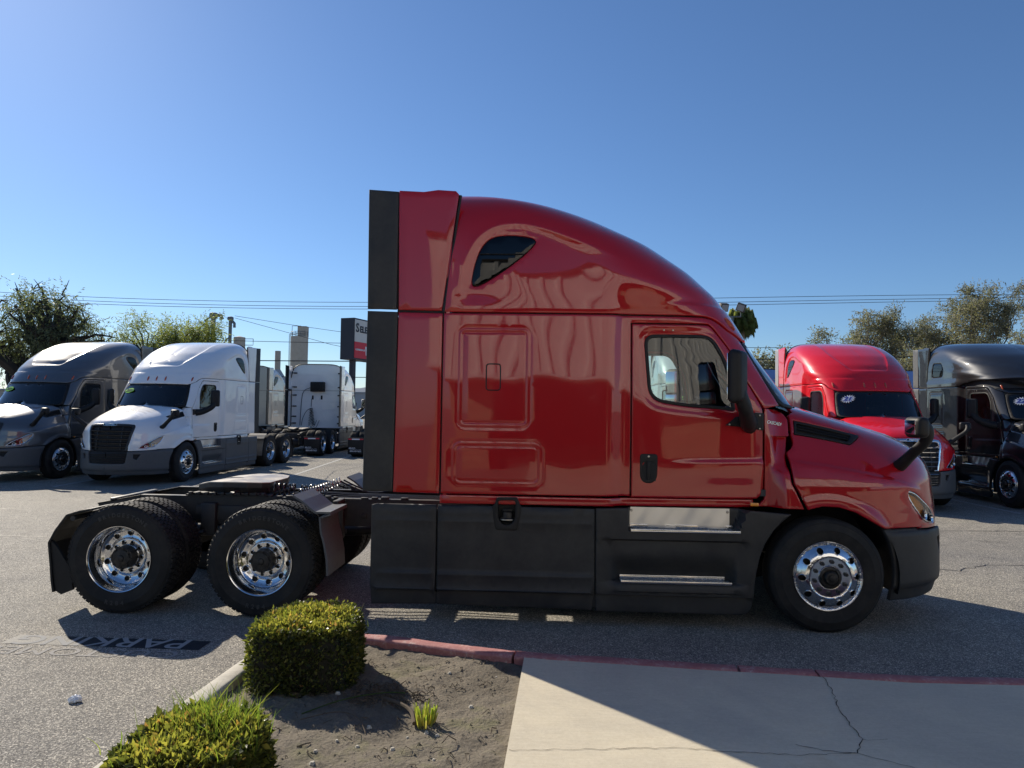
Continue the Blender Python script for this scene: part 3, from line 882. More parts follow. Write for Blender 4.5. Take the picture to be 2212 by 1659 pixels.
    trim = [(-3.49, 1.18 * w_, ZS + zf * (ZT - ZS) + .0) for w_, zf in zip(_w[40::12], _z[40::12])]
    MB().tube([(x, -y, z) for x, y, z in trim[::1]] + [(x, y, z) for x, y, z in trim[::-1]], .018, 6).build('roof_trim', M['rubber'], T)
    # ---- side extenders: painted piece and rubber edge, upper and lower
    Wx = lambda a, h: 1.192 + .02 * np.clip(-3.5 - a, 0, 1) + .004 * np.sin(h * 2.1)
    up = np.array([(-3.512, 2.862), (-3.372, 3.955), (-3.40, 3.985), (-3.566, 3.995), (-3.70, 3.975), (-3.93, 3.985), (-3.916, 2.866)])
    obj('upper_extender', panel(flat_map(Wx), up, (), .06, thick=.03, roll=.008, disp=lambda x, y, z, a, h: .0012 * np.sin(x * 6 + z * 3)), P, T)
    obj('lower_extender', panel(flat_map(Wx), np.array([(-3.508, 1.175), (-3.505, 2.838), (-3.916, 2.844), (-3.932, 1.180)]), (), .06, thick=.03, roll=.008, disp=lambda x, y, z, a, h: .0010 * np.sin(x * 5 + z * 2.2)), P, T)
    Wr = lambda a, h: 1.204 + .03 * np.clip(-3.93 - a, 0, 1)
    obj('extender_edge', panel(flat_map(Wr), np.array([(-3.934, 2.868), (-3.934, 3.975), (-4.214, 3.992), (-4.203, 2.874)]), (), .07, thick=.025, roll=.008), M['plastic'], T)
    obj('extender_edge', panel(flat_map(Wr), np.array([(-3.937, 1.186), (-3.922, 2.846), (-4.203, 2.852), (-4.214, 1.182)]), (), .07, thick=.025, roll=.008), M['plastic'], T)
    # sleeper window in the fairing
    obj('sleeper_window', panel(cab, chaikin(cab_pts(scale_loop(np.array(swl), -.004)), 2, True), (), .06, thick=0.01, roll=.004, off=-.010), M['dark_glass'], T)
    MB().tube([tuple(cab(cab_a(x, cab_h(3.395)), cab_h(3.395)) + np.array([0, -.004, 0])) for x in np.linspace(-3.17, -2.75, 8)], .005, 5).build('window_bar', M['rubber'], T)
    MB().tube([(-3.497 + .138 * t, -float(cab_W(-3.45, 2.85 + 1.10 * t, 1)) * (1 - .012 * t) + .010, 2.85 + 1.10 * t) for t in np.linspace(0, 1, 9)], .016, 6).build('seal_strip', M['rubber'], T)
    # ---- marker lamps over the windscreen
    for yy in (-.86, -.24, 0, .24, .86):
        a = cab_ay(abs(yy) + 1e-4, cab_h(2.80)); p = cab(a, cab_h(2.80)); p2 = cab(cab_ay(abs(yy) + 1e-4, cab_h(2.74)), cab_h(2.74)); p3 = cab(cab_ay(abs(yy) + 1e-4, cab_h(2.86)), cab_h(2.86))
        sg = np.array([1, 1 if yy < 0 else -1, 1]); off = np.array([.018, -.006 if abs(yy) > .5 else 0, .004])
        MB().tube([tuple((q + off * np.array([1, 1, 1])) * sg) for q in (p2, (p2 + p) / 2, p, (p + p3) / 2, p3)], [.010, .020, .022, .020, .010], 8).build('marker_lamp', M['marker'], T)
    # ---- cowl piece between door and hood
    hwz = lambda z: np.interp(z, _hz, _hw)
    Wc = lambda a, h: (1.045 - .02 * ss(1.7, 2.0, h)) * (1 - ss(-.50, -.34, a)) + (hwz(h) - .004) * ss(-.50, -.34, a) - .05 * np.exp(-((a + .28) / .03) ** 2) * 0
    cl = [(-.508, 2.03), (-.508, 1.165), (-.56, 1.095), (-.19, 1.095), (-.30, 1.335), (-.318, 1.53), (-.27, 1.757), (-.262, 1.90), (-.30, 1.955), (-.36, 2.01)]
    cl = [(-.508, 2.0), (-.508, 1.165), (-.57, 1.095), (-.20, 1.095), (-.305, 1.327), (-.32, 1.53), (-.275, 1.757), (-.27, 1.90), (-.30, 1.955), (-.36, 1.995)]
    cw = obj('cowl_panel', panel(flat_map(lambda a, h: Wc(a, h) - .055 * ss(1.745, 1.735, h) * ss(1.40, 1.50, h) * ss(-.46, -.36, a)), np.array(cl), (), .02, thick=.03, roll=.006, lines=[[(x, z) for x in np.linspace(-.5, -.28, 12)] for z in (1.733, 1.747, 1.40, 1.45, 1.5)] + [[(x, z) for z in np.linspace(1.3, 1.75, 14)] for x in (-.46, -.41, -.36)]), P, T)
    t = text_mesh('CASCADIA', .040, .003, .0008, .25); th = math.radians(-8.5)
    t.transform(Matrix.Translation((-.40, -(float(Wc(-.40, 1.855)) + .006), 1.862)) @ Matrix.Rotation(math.radians(23), 4, 'Z') @ Matrix.Rotation(math.radians(90), 4, 'X') @ Matrix.Rotation(th, 4, 'Z'))
    obj('name_badge', t, M['letter_metal'], cw)
    MB().box((-.615, -1.095, 1.118), (.075, .012, .03), .004).build('side_marker', M['amber'], cw)
    # ---- hood, one shell over the whole width
    hl = [(-.172, 1.093), (-.05, 1.126), (.099, 1.122), (.247, 1.078), (.40, .995), (.515, .932), (.80, .930), (.95, .925)]
    rear = [(-.250, 1.945), (-.246, 1.90), (-.252, 1.757), (-.298, 1.528), (-.284, 1.324)]
    gr_y = [(.455, .885), (.47, 1.0), (.56, 1.50), (.53, 1.545), (.40, 1.565), (.2, 1.572), (0.0001, 1.575)]
    fr = hood_fr([(.98, .915), (.75, .895), (.475, .885)]); g = hood_fr(gr_y[1:]); g[-1][0] = cen_a(hood_par, g[-1][1])
    hmx = H0 + HL; ce = [(cen_a(hood_par, h), h) for h in np.linspace(float(hood_h(1.60)), hmx - .004, 40)]
    tp = [(x, hmx - .001) for x in (cen_a(hood_par, hmx) - .02, -.20, -.25)]
    rr = [(-.25, h) for h in np.linspace(hmx - .06, float(hood_h(1.97)), 14)]
    outl = np.concatenate([hood_pts(hl), fr, g, ce, tp, rr, hood_pts(rear)])
    vl = np.array([(-.215, 1.893), (.405, 1.765), (.425, 1.752), (.292, 1.672), (-.225, 1.762)])
    vent = hood_pts(vl)
    hdl = np.concatenate([hood_pts([(.775, 1.268), (.80, 1.185), (.86, 1.105), (.93, 1.035), (.985, .985)]), hood_fr([(.86, .955), (.70, .935), (.655, .945), (.70, 1.005), (.80, 1.09), (.90, 1.165)]), hood_pts([(.93, 1.215), (.86, 1.252)])])
    hdl = chaikin(hdl, 1, True)
    def hdisp(x, y, z, a, h):
        rr_ = np.hypot(x, z - .51); d = .022 * ss(.74, .665, rr_) * (np.abs(y) > .9) * ss(.86, .95, z)
        zc = 1.515 - .14 * (x + .1) - .08 * np.maximum(x, 0) ** 2; d += .024 * ss(zc + .012, zc - .045, z) * ss(1.10, 1.32, z) * ss(-.40, -.15, x) * (1 - ss(.75, 1.05, x)) * (np.abs(y) > .5)
        yb = np.abs(y); yw = .50 - .10 * ss(0, 1.1, x); d += .010 * ss(yw + .03, yw - .03, yb) * ss(1.62, 1.72, z)
        return d
    hx = [hood_pts([(r_ * math.cos(t), .51 + r_ * math.sin(t)) for t in np.linspace(.6, 1.95, 40)]) for r_ in (.67, .69, .715, .74)] + [hood_pts([(x, 1.515 - .14 * (x + .1) - .08 * max(x, 0) ** 2 + d_) for x in np.linspace(-.25, 1.0, 36)]) for d_ in (.012, 0, -.015, -.03, -.045)]
    hood_o = obj('hood', panel(hood, outl, [vent, hdl], .042, (), hdisp, .025, .008, sym=True, lines=hx), P, T)
    ve = obj('hood_vent', panel(hood, hood_pts(scale_loop(vl, -.003)), [hood_pts(rounded([(-.19, 1.865), (.33, 1.755), (.275, 1.700), (-.20, 1.782)], .01, 2))], .03, thick=.03, roll=.005, off=.003), M['rubber'], hood_o)
    for k in (.30, .66):
        MB().tube([tuple(hood(hood_a(x, hood_h(z)), hood_h(z)) + np.array([0, .008, 0])) for x, z in [(-.19 + t * .50, (1.865 - .083 * k) + t * (-.110 + .028 * k)) for t in np.linspace(0, 1, 8)]], [.011] * 8, 6, flat=.6).build('louvre', M['rubber'], ve)
    obj('vent_mesh', panel(hood, hood_pts(scale_loop(vl, -.01)), (), .06, thick=0, roll=0, off=-.028), M['mesh'], ve)
    # headlamp
    hb = obj('headlight', panel(hood, scale_loop(hdl, -.003), [scale_loop(hdl, -.016)], .03, thick=.03, roll=.003, off=.002), M['chrome'], T)
    obj('lamp_bowl', panel(hood, hdl, (), .03, thick=0, roll=0, off=-.050), M['rubber'], hb)
    for (yy, zz, rr_) in ((.80, .985, .045), (.905, 1.03, .05)):
        p = hood(hood_ay(yy, hood_h(zz)), hood_h(zz)); n = np.array([.75, -.62, .1]); n /= np.linalg.norm(n)
        m_ = MB(); m_.lathe([(rr_, -.035), (rr_ * .8, -.03), (rr_ * .55, -.012), (.0001, -.004)], 20, 'y'); o = m_.build('projector', M['reflector'], hb)
        q = Vector(-n).to_track_quat('Y', 'Z'); o.data.transform(Matrix.Translation(Vector(p - n * .02)) @ q.to_matrix().to_4x4())
    aml = np.concatenate([hood_pts([(.80, 1.235), (.815, 1.18), (.868, 1.110), (.935, 1.050), (.985, 1.00)]), hood_fr([(.87, .975), (.865, 1.06), (.90, 1.13)]), hood_pts([(.90, 1.20)])])
    obj('turn_signal', panel(hood, aml, (), .03, thick=.02, roll=.003, off=-.010), M['amber'], hb)
    obj('lamp_cover', panel(hood, scale_loop(hdl, -.01), (), .04, thick=0, roll=0, off=-.002), CAR['lens'], hb)
    return T

def scale_loop(L, d):
    L = np.asarray(L, float); area = 0.5 * np.sum(L[:, 0] * np.roll(L[:, 1], -1) - np.roll(L[:, 0], -1) * L[:, 1])
    e = np.roll(L, -1, 0) - L; e /= np.maximum(np.hypot(*e.T)[:, None], 1e-9); n = np.stack([e[:, 1], -e[:, 0]], 1) * (1 if area > 0 else -1)
    n0 = np.roll(n, 1, 0); b = n + n0; b /= np.maximum((b * n).sum(1)[:, None], .35)
    return L + b * d
CAR['lens'] = glass_mat('lamp_cover_glass', (0.92, 0.93, 0.95))
def mirror_tree(o, parent, skip=()):
    if o.name.split('.')[0] in skip: return None
    n = obj(o.name.split('.')[0], mirror_mesh(o.data), None, parent)
    for c in [c for c in list(COL.objects) if c.parent == o]:
        mirror_tree(c, n, skip)
    return n

def build_front(T):
    # bumper
    A = lambda L: [(bmp_a(x, z), z) for x, z in L]
    B = lambda L: [(bmp_ay(y, z), z) for y, z in L]
    c = lambda z: (float(bmp_par(z)[3] + (bmp_par(z)[2] - bmp_par(z)[3]) * math.pi / 2), z)
    outl = np.array(A([(.523, .922), (.575, .80), (.612, .66), (.622, .54), (.612, .40), (.60, .275), (.80, .272), (1.0, .272)]) + B([(.8, .275), (.4, .28)]) + [c(.28), c(.40), c(.53), c(.565)] + B([(.20, .565), (.42, .57), (.45, .60), (.475, .872), (.75, .885), (.98, .905)]) + A([(.95, .918), (.75, .922)]))
    tow = np.array(B([(.60, .80), (.60, .70), (.66, .66), (.73, .80)]))
    def bd(x, y, z, a, h):
        yb = np.abs(y); d = .006 * ss(.90, .885, z) * 0
        d -= .012 * ss(.52, .49, z) * ss(.05, .12, .55 - np.abs(z - .1)) * 0
        d -= .022 * ss(.0, .02, .10 - np.abs(z - .50 + .12 * ss(.3, .9, yb))) * ss(.45, .60, yb) * ss(1.0, .9, yb) * 0
        return d - .018 * ss(.40, .375, z) + .012 * ss(.875, .885, z) * ss(.95, .7, yb) * 0 - .02 * ss(.885, .905, z)
    ex = [[(bmp_a(x, z), z) for x in np.linspace(.6, 1.46, 40)] for z in (.375, .388, .40, .885, .895, .905)]
    bp = obj('bumper', panel(bmp, outl, [tow], .05, disp=bd, thick=.03, roll=.008, sym=True, lines=ex), M['plastic'], T)
    obj('tow_recess', panel(bmp, tow, (), .05, thick=0, roll=0, off=-.04), M['mesh'], bp)
    obj('tow_recess', mirror_mesh(bp.children[0].data if bp.children else [x for x in COL.objects if x.parent == bp][0].data), None, bp)
    lg = np.array([c(.555), c(.70), c(.885)] + B([(.2, .885), (.485, .885), (.46, .59), (.43, .56)]))
    lgr = obj('lower_grille', panel(bmp, lg, (), .05, thick=0, roll=0, off=-.035, sym=True), M['mesh'], bp)
    for z in (.60, .65, .70, .76, .82):
        pts = [tuple(np.array([p[0] - .02, s * -p[1], z])) for s in (1, -1) for p in [bmp(bmp_ay(abs(y) + 1e-4, z), z) for y in (np.linspace(.46, 0.0, 6) if s == 1 else np.linspace(.09, .46, 5))]]
        MB().tube(pts, .012, 6, flat=.5).build('grille_bar', M['grille_black'], lgr)
    # grille
    gz = [(.455, .885), (.47, 1.0), (.56, 1.50), (.53, 1.545), (.40, 1.562), (.2, 1.568), (0.0001, 1.571)]
    g = hood_fr(gz); gl = [(cen_a(hood_par, float(hood_h(z))), float(hood_h(z))) for z in (1.571, 1.4, 1.2, 1.0, .885)]
    loop = np.array(list(g[:-1]) + gl)
    gi = hood_fr([(.415, .905), (.43, 1.0), (.512, 1.47), (.49, 1.50), (.38, 1.512), (.2, 1.516), (0.0001, 1.518)])
    ring = np.array(list(g[:-1]) + [gl[0]] + [(gl[0][0], float(hood_h(1.518)))] + list(gi[:-1][::-1]) + list(hood_fr([(.35, .905), (.35, .885)])))
    gr = obj('grille', panel(hood, ring, (), .03, thick=.05, roll=.008, off=.008, sym=True), M['grille_black'], T)
    obj('grille_mesh', panel(hood, loop, (), .06, thick=0, roll=0, off=-.05, sym=True), M['mesh'], gr)
    for k, z in enumerate((.985, 1.085, 1.185, 1.285, 1.385)):
        yw = np.interp(z, [.905, 1.0, 1.47], [.425, .44, .52]); pts = []
        for y in np.linspace(-yw, yw, 13):
            p = hood(hood_ay(abs(y) + 1e-4, hood_h(z)), hood_h(z)); pts.append((p[0] - .012, y, z))
        mb = MB(); V = []; F = []
        for p in pts:
            for dx, dz in ((.012, -.012), (.016, .004), (-.03, .022), (-.035, .010)): V.append((p[0] + dx, p[1], p[2] + dz))
        for i in range(len(pts) - 1):
            for q in range(4): F.append((i * 4 + q, i * 4 + (q + 1) % 4, i * 4 + 4 + (q + 1) % 4, i * 4 + 4 + q))
        mb.add(V, F); mb.build('grille_bar', M['grille_black'], gr)
    for s in (-1, 1):
        MB().tube([tuple(hood(hood_ay(.30, hood_h(z)), hood_h(z)) * np.array([1, s, 1]) - np.array([.03, 0, 0])) for z in np.linspace(.92, 1.5, 8)], .012, 6).build('grille_post', M['grille_black'], gr)
    b = MB(); n = 24; p = hood(hood_ay(1e-4, hood_h(1.545)), hood_h(1.545))
    ov = rounded([(-.17, -.026), (.17, -.026), (.17, .026), (-.17, .026)], .026, 5)
    b.prism([(u, v) for u, v in ov], 'x', -.005, .010, False); o = b.build('badge', M['chrome'], gr); o.data.transform(Matrix.Translation((p[0] + .022, 0, 1.545)) @ Matrix.Rotation(math.radians(-8), 4, 'Y'))
    b = MB(); b.prism([(u, v) for u, v in scale_loop(ov, -.006)], 'x', .0105, .0125, False); o2 = b.build('badge_face', M['mesh'], gr); o2.data.transform(Matrix.Translation((p[0] + .022, 0, 1.545)) @ Matrix.Rotation(math.radians(-8), 4, 'Y'))
    t = text_mesh('FREIGHTLINER', .036, .001, .001); t.transform(Matrix.Translation((p[0] + .038, 0, 1.545)) @ Matrix.Rotation(math.radians(-8), 4, 'Y') @ Matrix.Rotation(math.radians(90), 4, 'Z') @ Matrix.Rotation(math.radians(90), 4, 'X'))
    obj('badge_lettering', t, M['letter_metal'], gr)

def build_skirts(T):
    """right-hand fairings, steps, tank, fuel pocket"""
    def W12(a, h):
        w_ = 1.212 + .004 * np.exp(-((h - .925) / .006) ** 2) + .016 * ss(.475, .455, h) * ss(.30, .315, h) * ss(-4.12, -3.9, a) - .004 * ss(.44, .43, h) * ss(.325, .335, h)
        w_ = w_ + .010 * ss(.318, .312, h) * ss(.292, .297, h)
        return w_ - .035 * ss(.297, .288, h) - .02 * ss(1.06, 1.085, h) + .0015 * np.sin(a * 7) * np.sin(h * 6)
    rows = (.926, .915, .935, .48, .465, .45, .44, .43, .335, .325, .32, .312, .305, .297, .292, .288, .28, 1.06, 1.072)
    ex = lambda x0, x1: [[(x, z) for x in np.arange(x0, x1, .06)] for z in rows]
    s1 = np.array([(-4.124, 1.068), (-4.07, 1.078), (-3.527, 1.078), (-3.523, .30), (-3.523, .165), (-4.117, .150), (-4.128, .28)])
    obj('side_skirt', panel(flat_map(W12), s1, (), .08, thick=.03, roll=.008, lines=ex(-4.12, -3.53)), M['plastic'], T)
    pk = rounded([(-2.962, 1.20), (-2.795, 1.20), (-2.80, .96), (-2.845, .895), (-2.92, .895), (-2.957, .96)], [0, 0, .03, .04, .04, .03], 4)
    s2 = [(-3.513, 1.078), (-2.985, 1.076), (-2.962, 1.07), (-2.957, .96), (-2.92, .895), (-2.845, .895), (-2.80, .96), (-2.795, 1.07), (-2.77, 1.075), (-2.082, 1.068), (-2.077, .29), (-2.095, .145), (-3.513, .162)]
    s2o = obj('side_skirt', panel(flat_map(W12), np.array(s2), (), .08, thick=.03, roll=.008, lines=ex(-3.5, -2.08)), M['plastic'], T)
    bz = rounded([(-3.012, 1.075), (-2.99, 1.09), (-2.972, 1.150), (-2.785, 1.153), (-2.762, 1.09), (-2.745, 1.075), (-2.762, .96), (-2.785, .855), (-2.978, .855), (-3.0, .96)], .02, 3)
    pin = rounded([(-2.962, 1.125), (-2.80, 1.127), (-2.80, .96), (-2.845, .905), (-2.92, .905), (-2.957, .96)], [.03, .03, .03, .04, .04, .03], 4)
    fp = obj('fuel_pocket', panel(flat_map(lambda a, h: 1.222 + 0 * a), bz, [pin], .04, thick=.03, roll=.006), M['rubber'], T)
    MB().box((-2.88, -1.12, 1.01), (.18, .02, .26)).box((-2.965, -1.16, 1.01), (.01, .09, .26)).box((-2.795, -1.16, 1.01), (.01, .09, .26)).box((-2.88, -1.16, .885), (.18, .09, .01)).box((-2.88, -1.16, 1.14), (.18, .09, .01)).build('pocket_wall', M['mesh'], fp)
    b = MB(); b.lathe([(.055, 0), (.052, .05), (.035, .058), (.0001, .058)], 20, 'z', (-2.875, -1.165, .965)); b.box((-2.875, -1.165, 1.03), (.09, .02, .02), .004); b.build('fuel_cap', M['hub'], fp)
    b = MB(); b.lathe([(.075, 0), (.075, .012), (.055, .02)], 24, 'z', (-2.875, -1.16, .945)); b.build('filler_neck', M['dull_alu'], fp)
    # step fairing
    def W3(a, h):
        inx = ss(-1.775, -1.755, a) * ss(-.795 + .10 * (h - .88) / .2, -.83 + .10 * (h - .88) / .2, a)
        w_ = 1.214 + 0 * a
        w_ = w_ - .120 * inx * ss(.868, .880, h)                                           # upper step recess
        w_ = w_ - .028 * ss(.800, .780, h) * ss(-2.07, -1.9, a) * ss(-.66, -.80, a) * ss(.36, .42, h)     # wall set back below the tread
        in2 = ss(-1.93, -1.84, a) * ss(-.79, -.87, a)
        w_ = w_ - .095 * in2 * ss(.412, .424, h) * ss(.66, .47, h)
        w_ = w_ + .018 * ss(.415, .405, h) * ss(.325, .34, h) * ss(-1.93, -1.80, a) * ss(-.72, -.82, a)
        w_ = w_ - .03 * ss(.300, .290, h)
        return w_ + .0015 * np.sin(a * 9 + h * 5)
    ex3 = [[(x, z) for x in np.arange(-2.05, -.66, .04)] for z in (.80, .79, .78, .86, .866, .872, .878, .885, .40, .406, .412, .418, .424, .43, .335, .325, .29, .295, .30, .305, .47, .5)]
    ex3 += [[(x, z) for z in np.arange(.40, 1.07, .04)] for x in (-1.78, -1.77, -1.76, -1.75, -.76, -.775, -.79, -.80, -.81, -.82, -.83)]
    s3 = np.array([(-2.070, 1.066), (-1.78, 1.078), (-.838, 1.078), (-.758, 1.078), (-.321, 1.050), (-.40, .985), (-.481, .900), (-.555, .78), (-.60, .66), (-.632, .52), (-.648, .40), (-.655, .275), (-.665, .205), (-.705, .150), (-.77, .135), (-2.063, .140), (-2.068, .29)])
    s3o = obj('step_fairing', panel(flat_map(W3), s3, (), .055, thick=.03, roll=.008, lines=ex3), M['plastic'], T)
    kp = MB(); V = []; F = []; nx, nz = 40, 10
    for i in range(nx + 1):
        for j in range(nz + 1):
            x = -1.752 + (.908) * i / nx; z = .892 + .184 * j / nz
            V.append((x, -1.104 - .004 * math.sin(x * 13 + z * 9) - .002 * math.sin(x * 31 - z * 22), z))
    for i in range(nx):
        for j in range(nz): a = i * (nz + 1) + j; F.append((a, a + 1, a + nz + 2, a + nz + 1))
    kp.add(V, F, True); kpo = kp.build('kick_plate', M['kick'], T)
    for x in (-1.738, -.862): MB().lathe([(.013, 0), (.011, -.006), (.0001, -.007)], 12, 'y', (x, -1.108, 1.045)).build('screw', M['dull_alu'], kpo)
    for (x0, x1, zt, y0) in ((-1.755, -.775, .888, -1.10), (-1.842, -.852, .428, -1.118)):
        b = MB(); b.box(((x0 + x1) / 2, (y0 - 1.222) / 2, zt - .008), (x1 - x0, abs(-1.222 - y0), .012), .002)
        xs = np.arange(x0 + .03, x1 - .02, .034)
        for i, x in enumerate(xs):
            for j, y in enumerate(np.arange(y0 - .025, -1.205, -.026)):
                b.box((x + (.017 if j % 2 else 0), y, zt + .001), (.020, .007, .006), 0, (0, 0, .7 if (i + j) % 2 else -.7))
        st = b.build('step_tread', M['dull_alu'], T)
        MB().box(((x0 + x1) / 2, -1.226, zt - .008), (x1 - x0, .008, .026), .003).build('tread_lip', M['alu'], st)
        MB().box(((x0 + x1) / 2 - .02, y0 - .002, zt + .016), (x1 - x0 - .04, .006, .034), .003).build('tread_back', M['alu'], st)
    for x in (-3.518, -2.075): MB().box((x, -1.165, .60), (.10, .02, .86)).build('seam_backing', M['mesh'], T)  # dark strips added behind the seams so no light shows through the gaps
    MB().box((-3.93, -1.165, 2.0), (.07, .02, 1.6)).build('seam_backing', M['mesh'], T)
    MB().box((-3.93, -1.165, 3.42), (.07, .02, 1.08)).build('seam_backing', M['mesh'], T)
    MB().box((-3.46, -1.155, 2.0), (.13, .02, 1.66)).build('seam_backing', M['mesh'], T)
    MB().box((-3.71, -1.165, 2.855), (.44, .02, .08)).build('seam_backing', M['mesh'], T)
    # fuel tank behind the skirt
    MB().lathe([(.0001, 0), (.30, .01), (.325, .04), (.325, 1.46), (.30, 1.49), (.0001, 1.5)], 40, 'x', (-3.75, -.80, .66)).build('fuel_tank', M['alu'], T)
    for x in (-3.45, -2.9, -2.5): MB().lathe([(.33, 0), (.333, .0), (.333, .06), (.33, .06)], 40, 'x', (x, -.80, .66)).build('tank_strap', M['rubber'], T)

def build_side_mirrors(T):
    ml = np.array([(-.885, 1.838), (-.795, 1.915), (-.602, 1.958), (-.527, 1.953), (-.527, 1.795)])
    mb = obj('mirror_base', panel(cab, cab_pts(ml), (), .04, thick=.03, roll=.006, off=.022), M['rubber'], T)
    for x, z in ((-.852, 1.848), (-.565, 1.935), (-.565, 1.812)):
        MB().lathe([(.008, 0), (.008, -.004), (.005, -.006), (.0001, -.006)], 10, 'y', (x, -cabW_at(x, z) - .026, z)).build('screw', M['brass'], mb)
    path = chaikin(np.array([(-.66, -1.06, 1.865), (-.70, -1.17, 1.875), (-.745, -1.29, 1.93), (-.79, -1.40, 2.00), (-.835, -1.45, 2.08), (-.86, -1.46, 2.16)]), 2)
    MB().tube(path, list(np.interp(np.linspace(0, 1, len(path)), [0, .12, .5, .8, 1], [.085, .075, .062, .060, .055])), 14, flat=1.25).build('mirror_arm', M['rubber'], T)
    b = MB(); b.box((0, 0, 0), (.118, .235, .470), .048, seg=4); hd = b.build('mirror_head', M['rubber'], T)
    mh = Matrix.Translation((-.872, -1.475, 2.272)) @ Matrix.Rotation(math.radians(-35), 4, 'Z')
    for v in hd.data.vertices:                       # tapering towards the outer edge and the front
        if v.co.x > .0: v.co.y *= .86; v.co.z *= .965
    for zc, hz in ((.065, .27), (-.15, .11)):
        g = MB().box((-.060, 0, zc), (.006, .19, hz), .002).build('mirror_glass', M['mirror_glass'], hd); g.data.transform(mh)
    hd.data.transform(mh)
    # hood mirror
    path = chaikin(np.array([(.735, -.90, 1.45), (.75, -1.00, 1.50), (.79, -1.10, 1.60), (.835, -1.22, 1.70), (.845, -1.27, 1.76), (.835, -1.29, 1.83), (.80, -1.29, 1.86)]), 2)
    MB().tube(path, list(np.interp(np.linspace(0, 1, len(path)), [0, .12, .35, .8, 1], [.095, .070, .055, .055, .06])), 12, flat=.8).build('hood_mirror_arm', M['rubber'], T)
    b = MB(); b.box((0, 0, 0), (.115, .215, .185), .045, seg=4); hm = b.build('hood_mirror', M['rubber'], T)
    mx = Matrix.Translation((.745, -1.285, 1.850)) @ Matrix.Rotation(math.radians(12), 4, 'Z')
    hm.data.transform(mx)
    g = MB(); g.box((-.0585, .012, 0), (.004, .130, .125), .0015); go = g.build('hood_mirror_glass', M['mirror_glass'], hm); go.data.transform(mx)

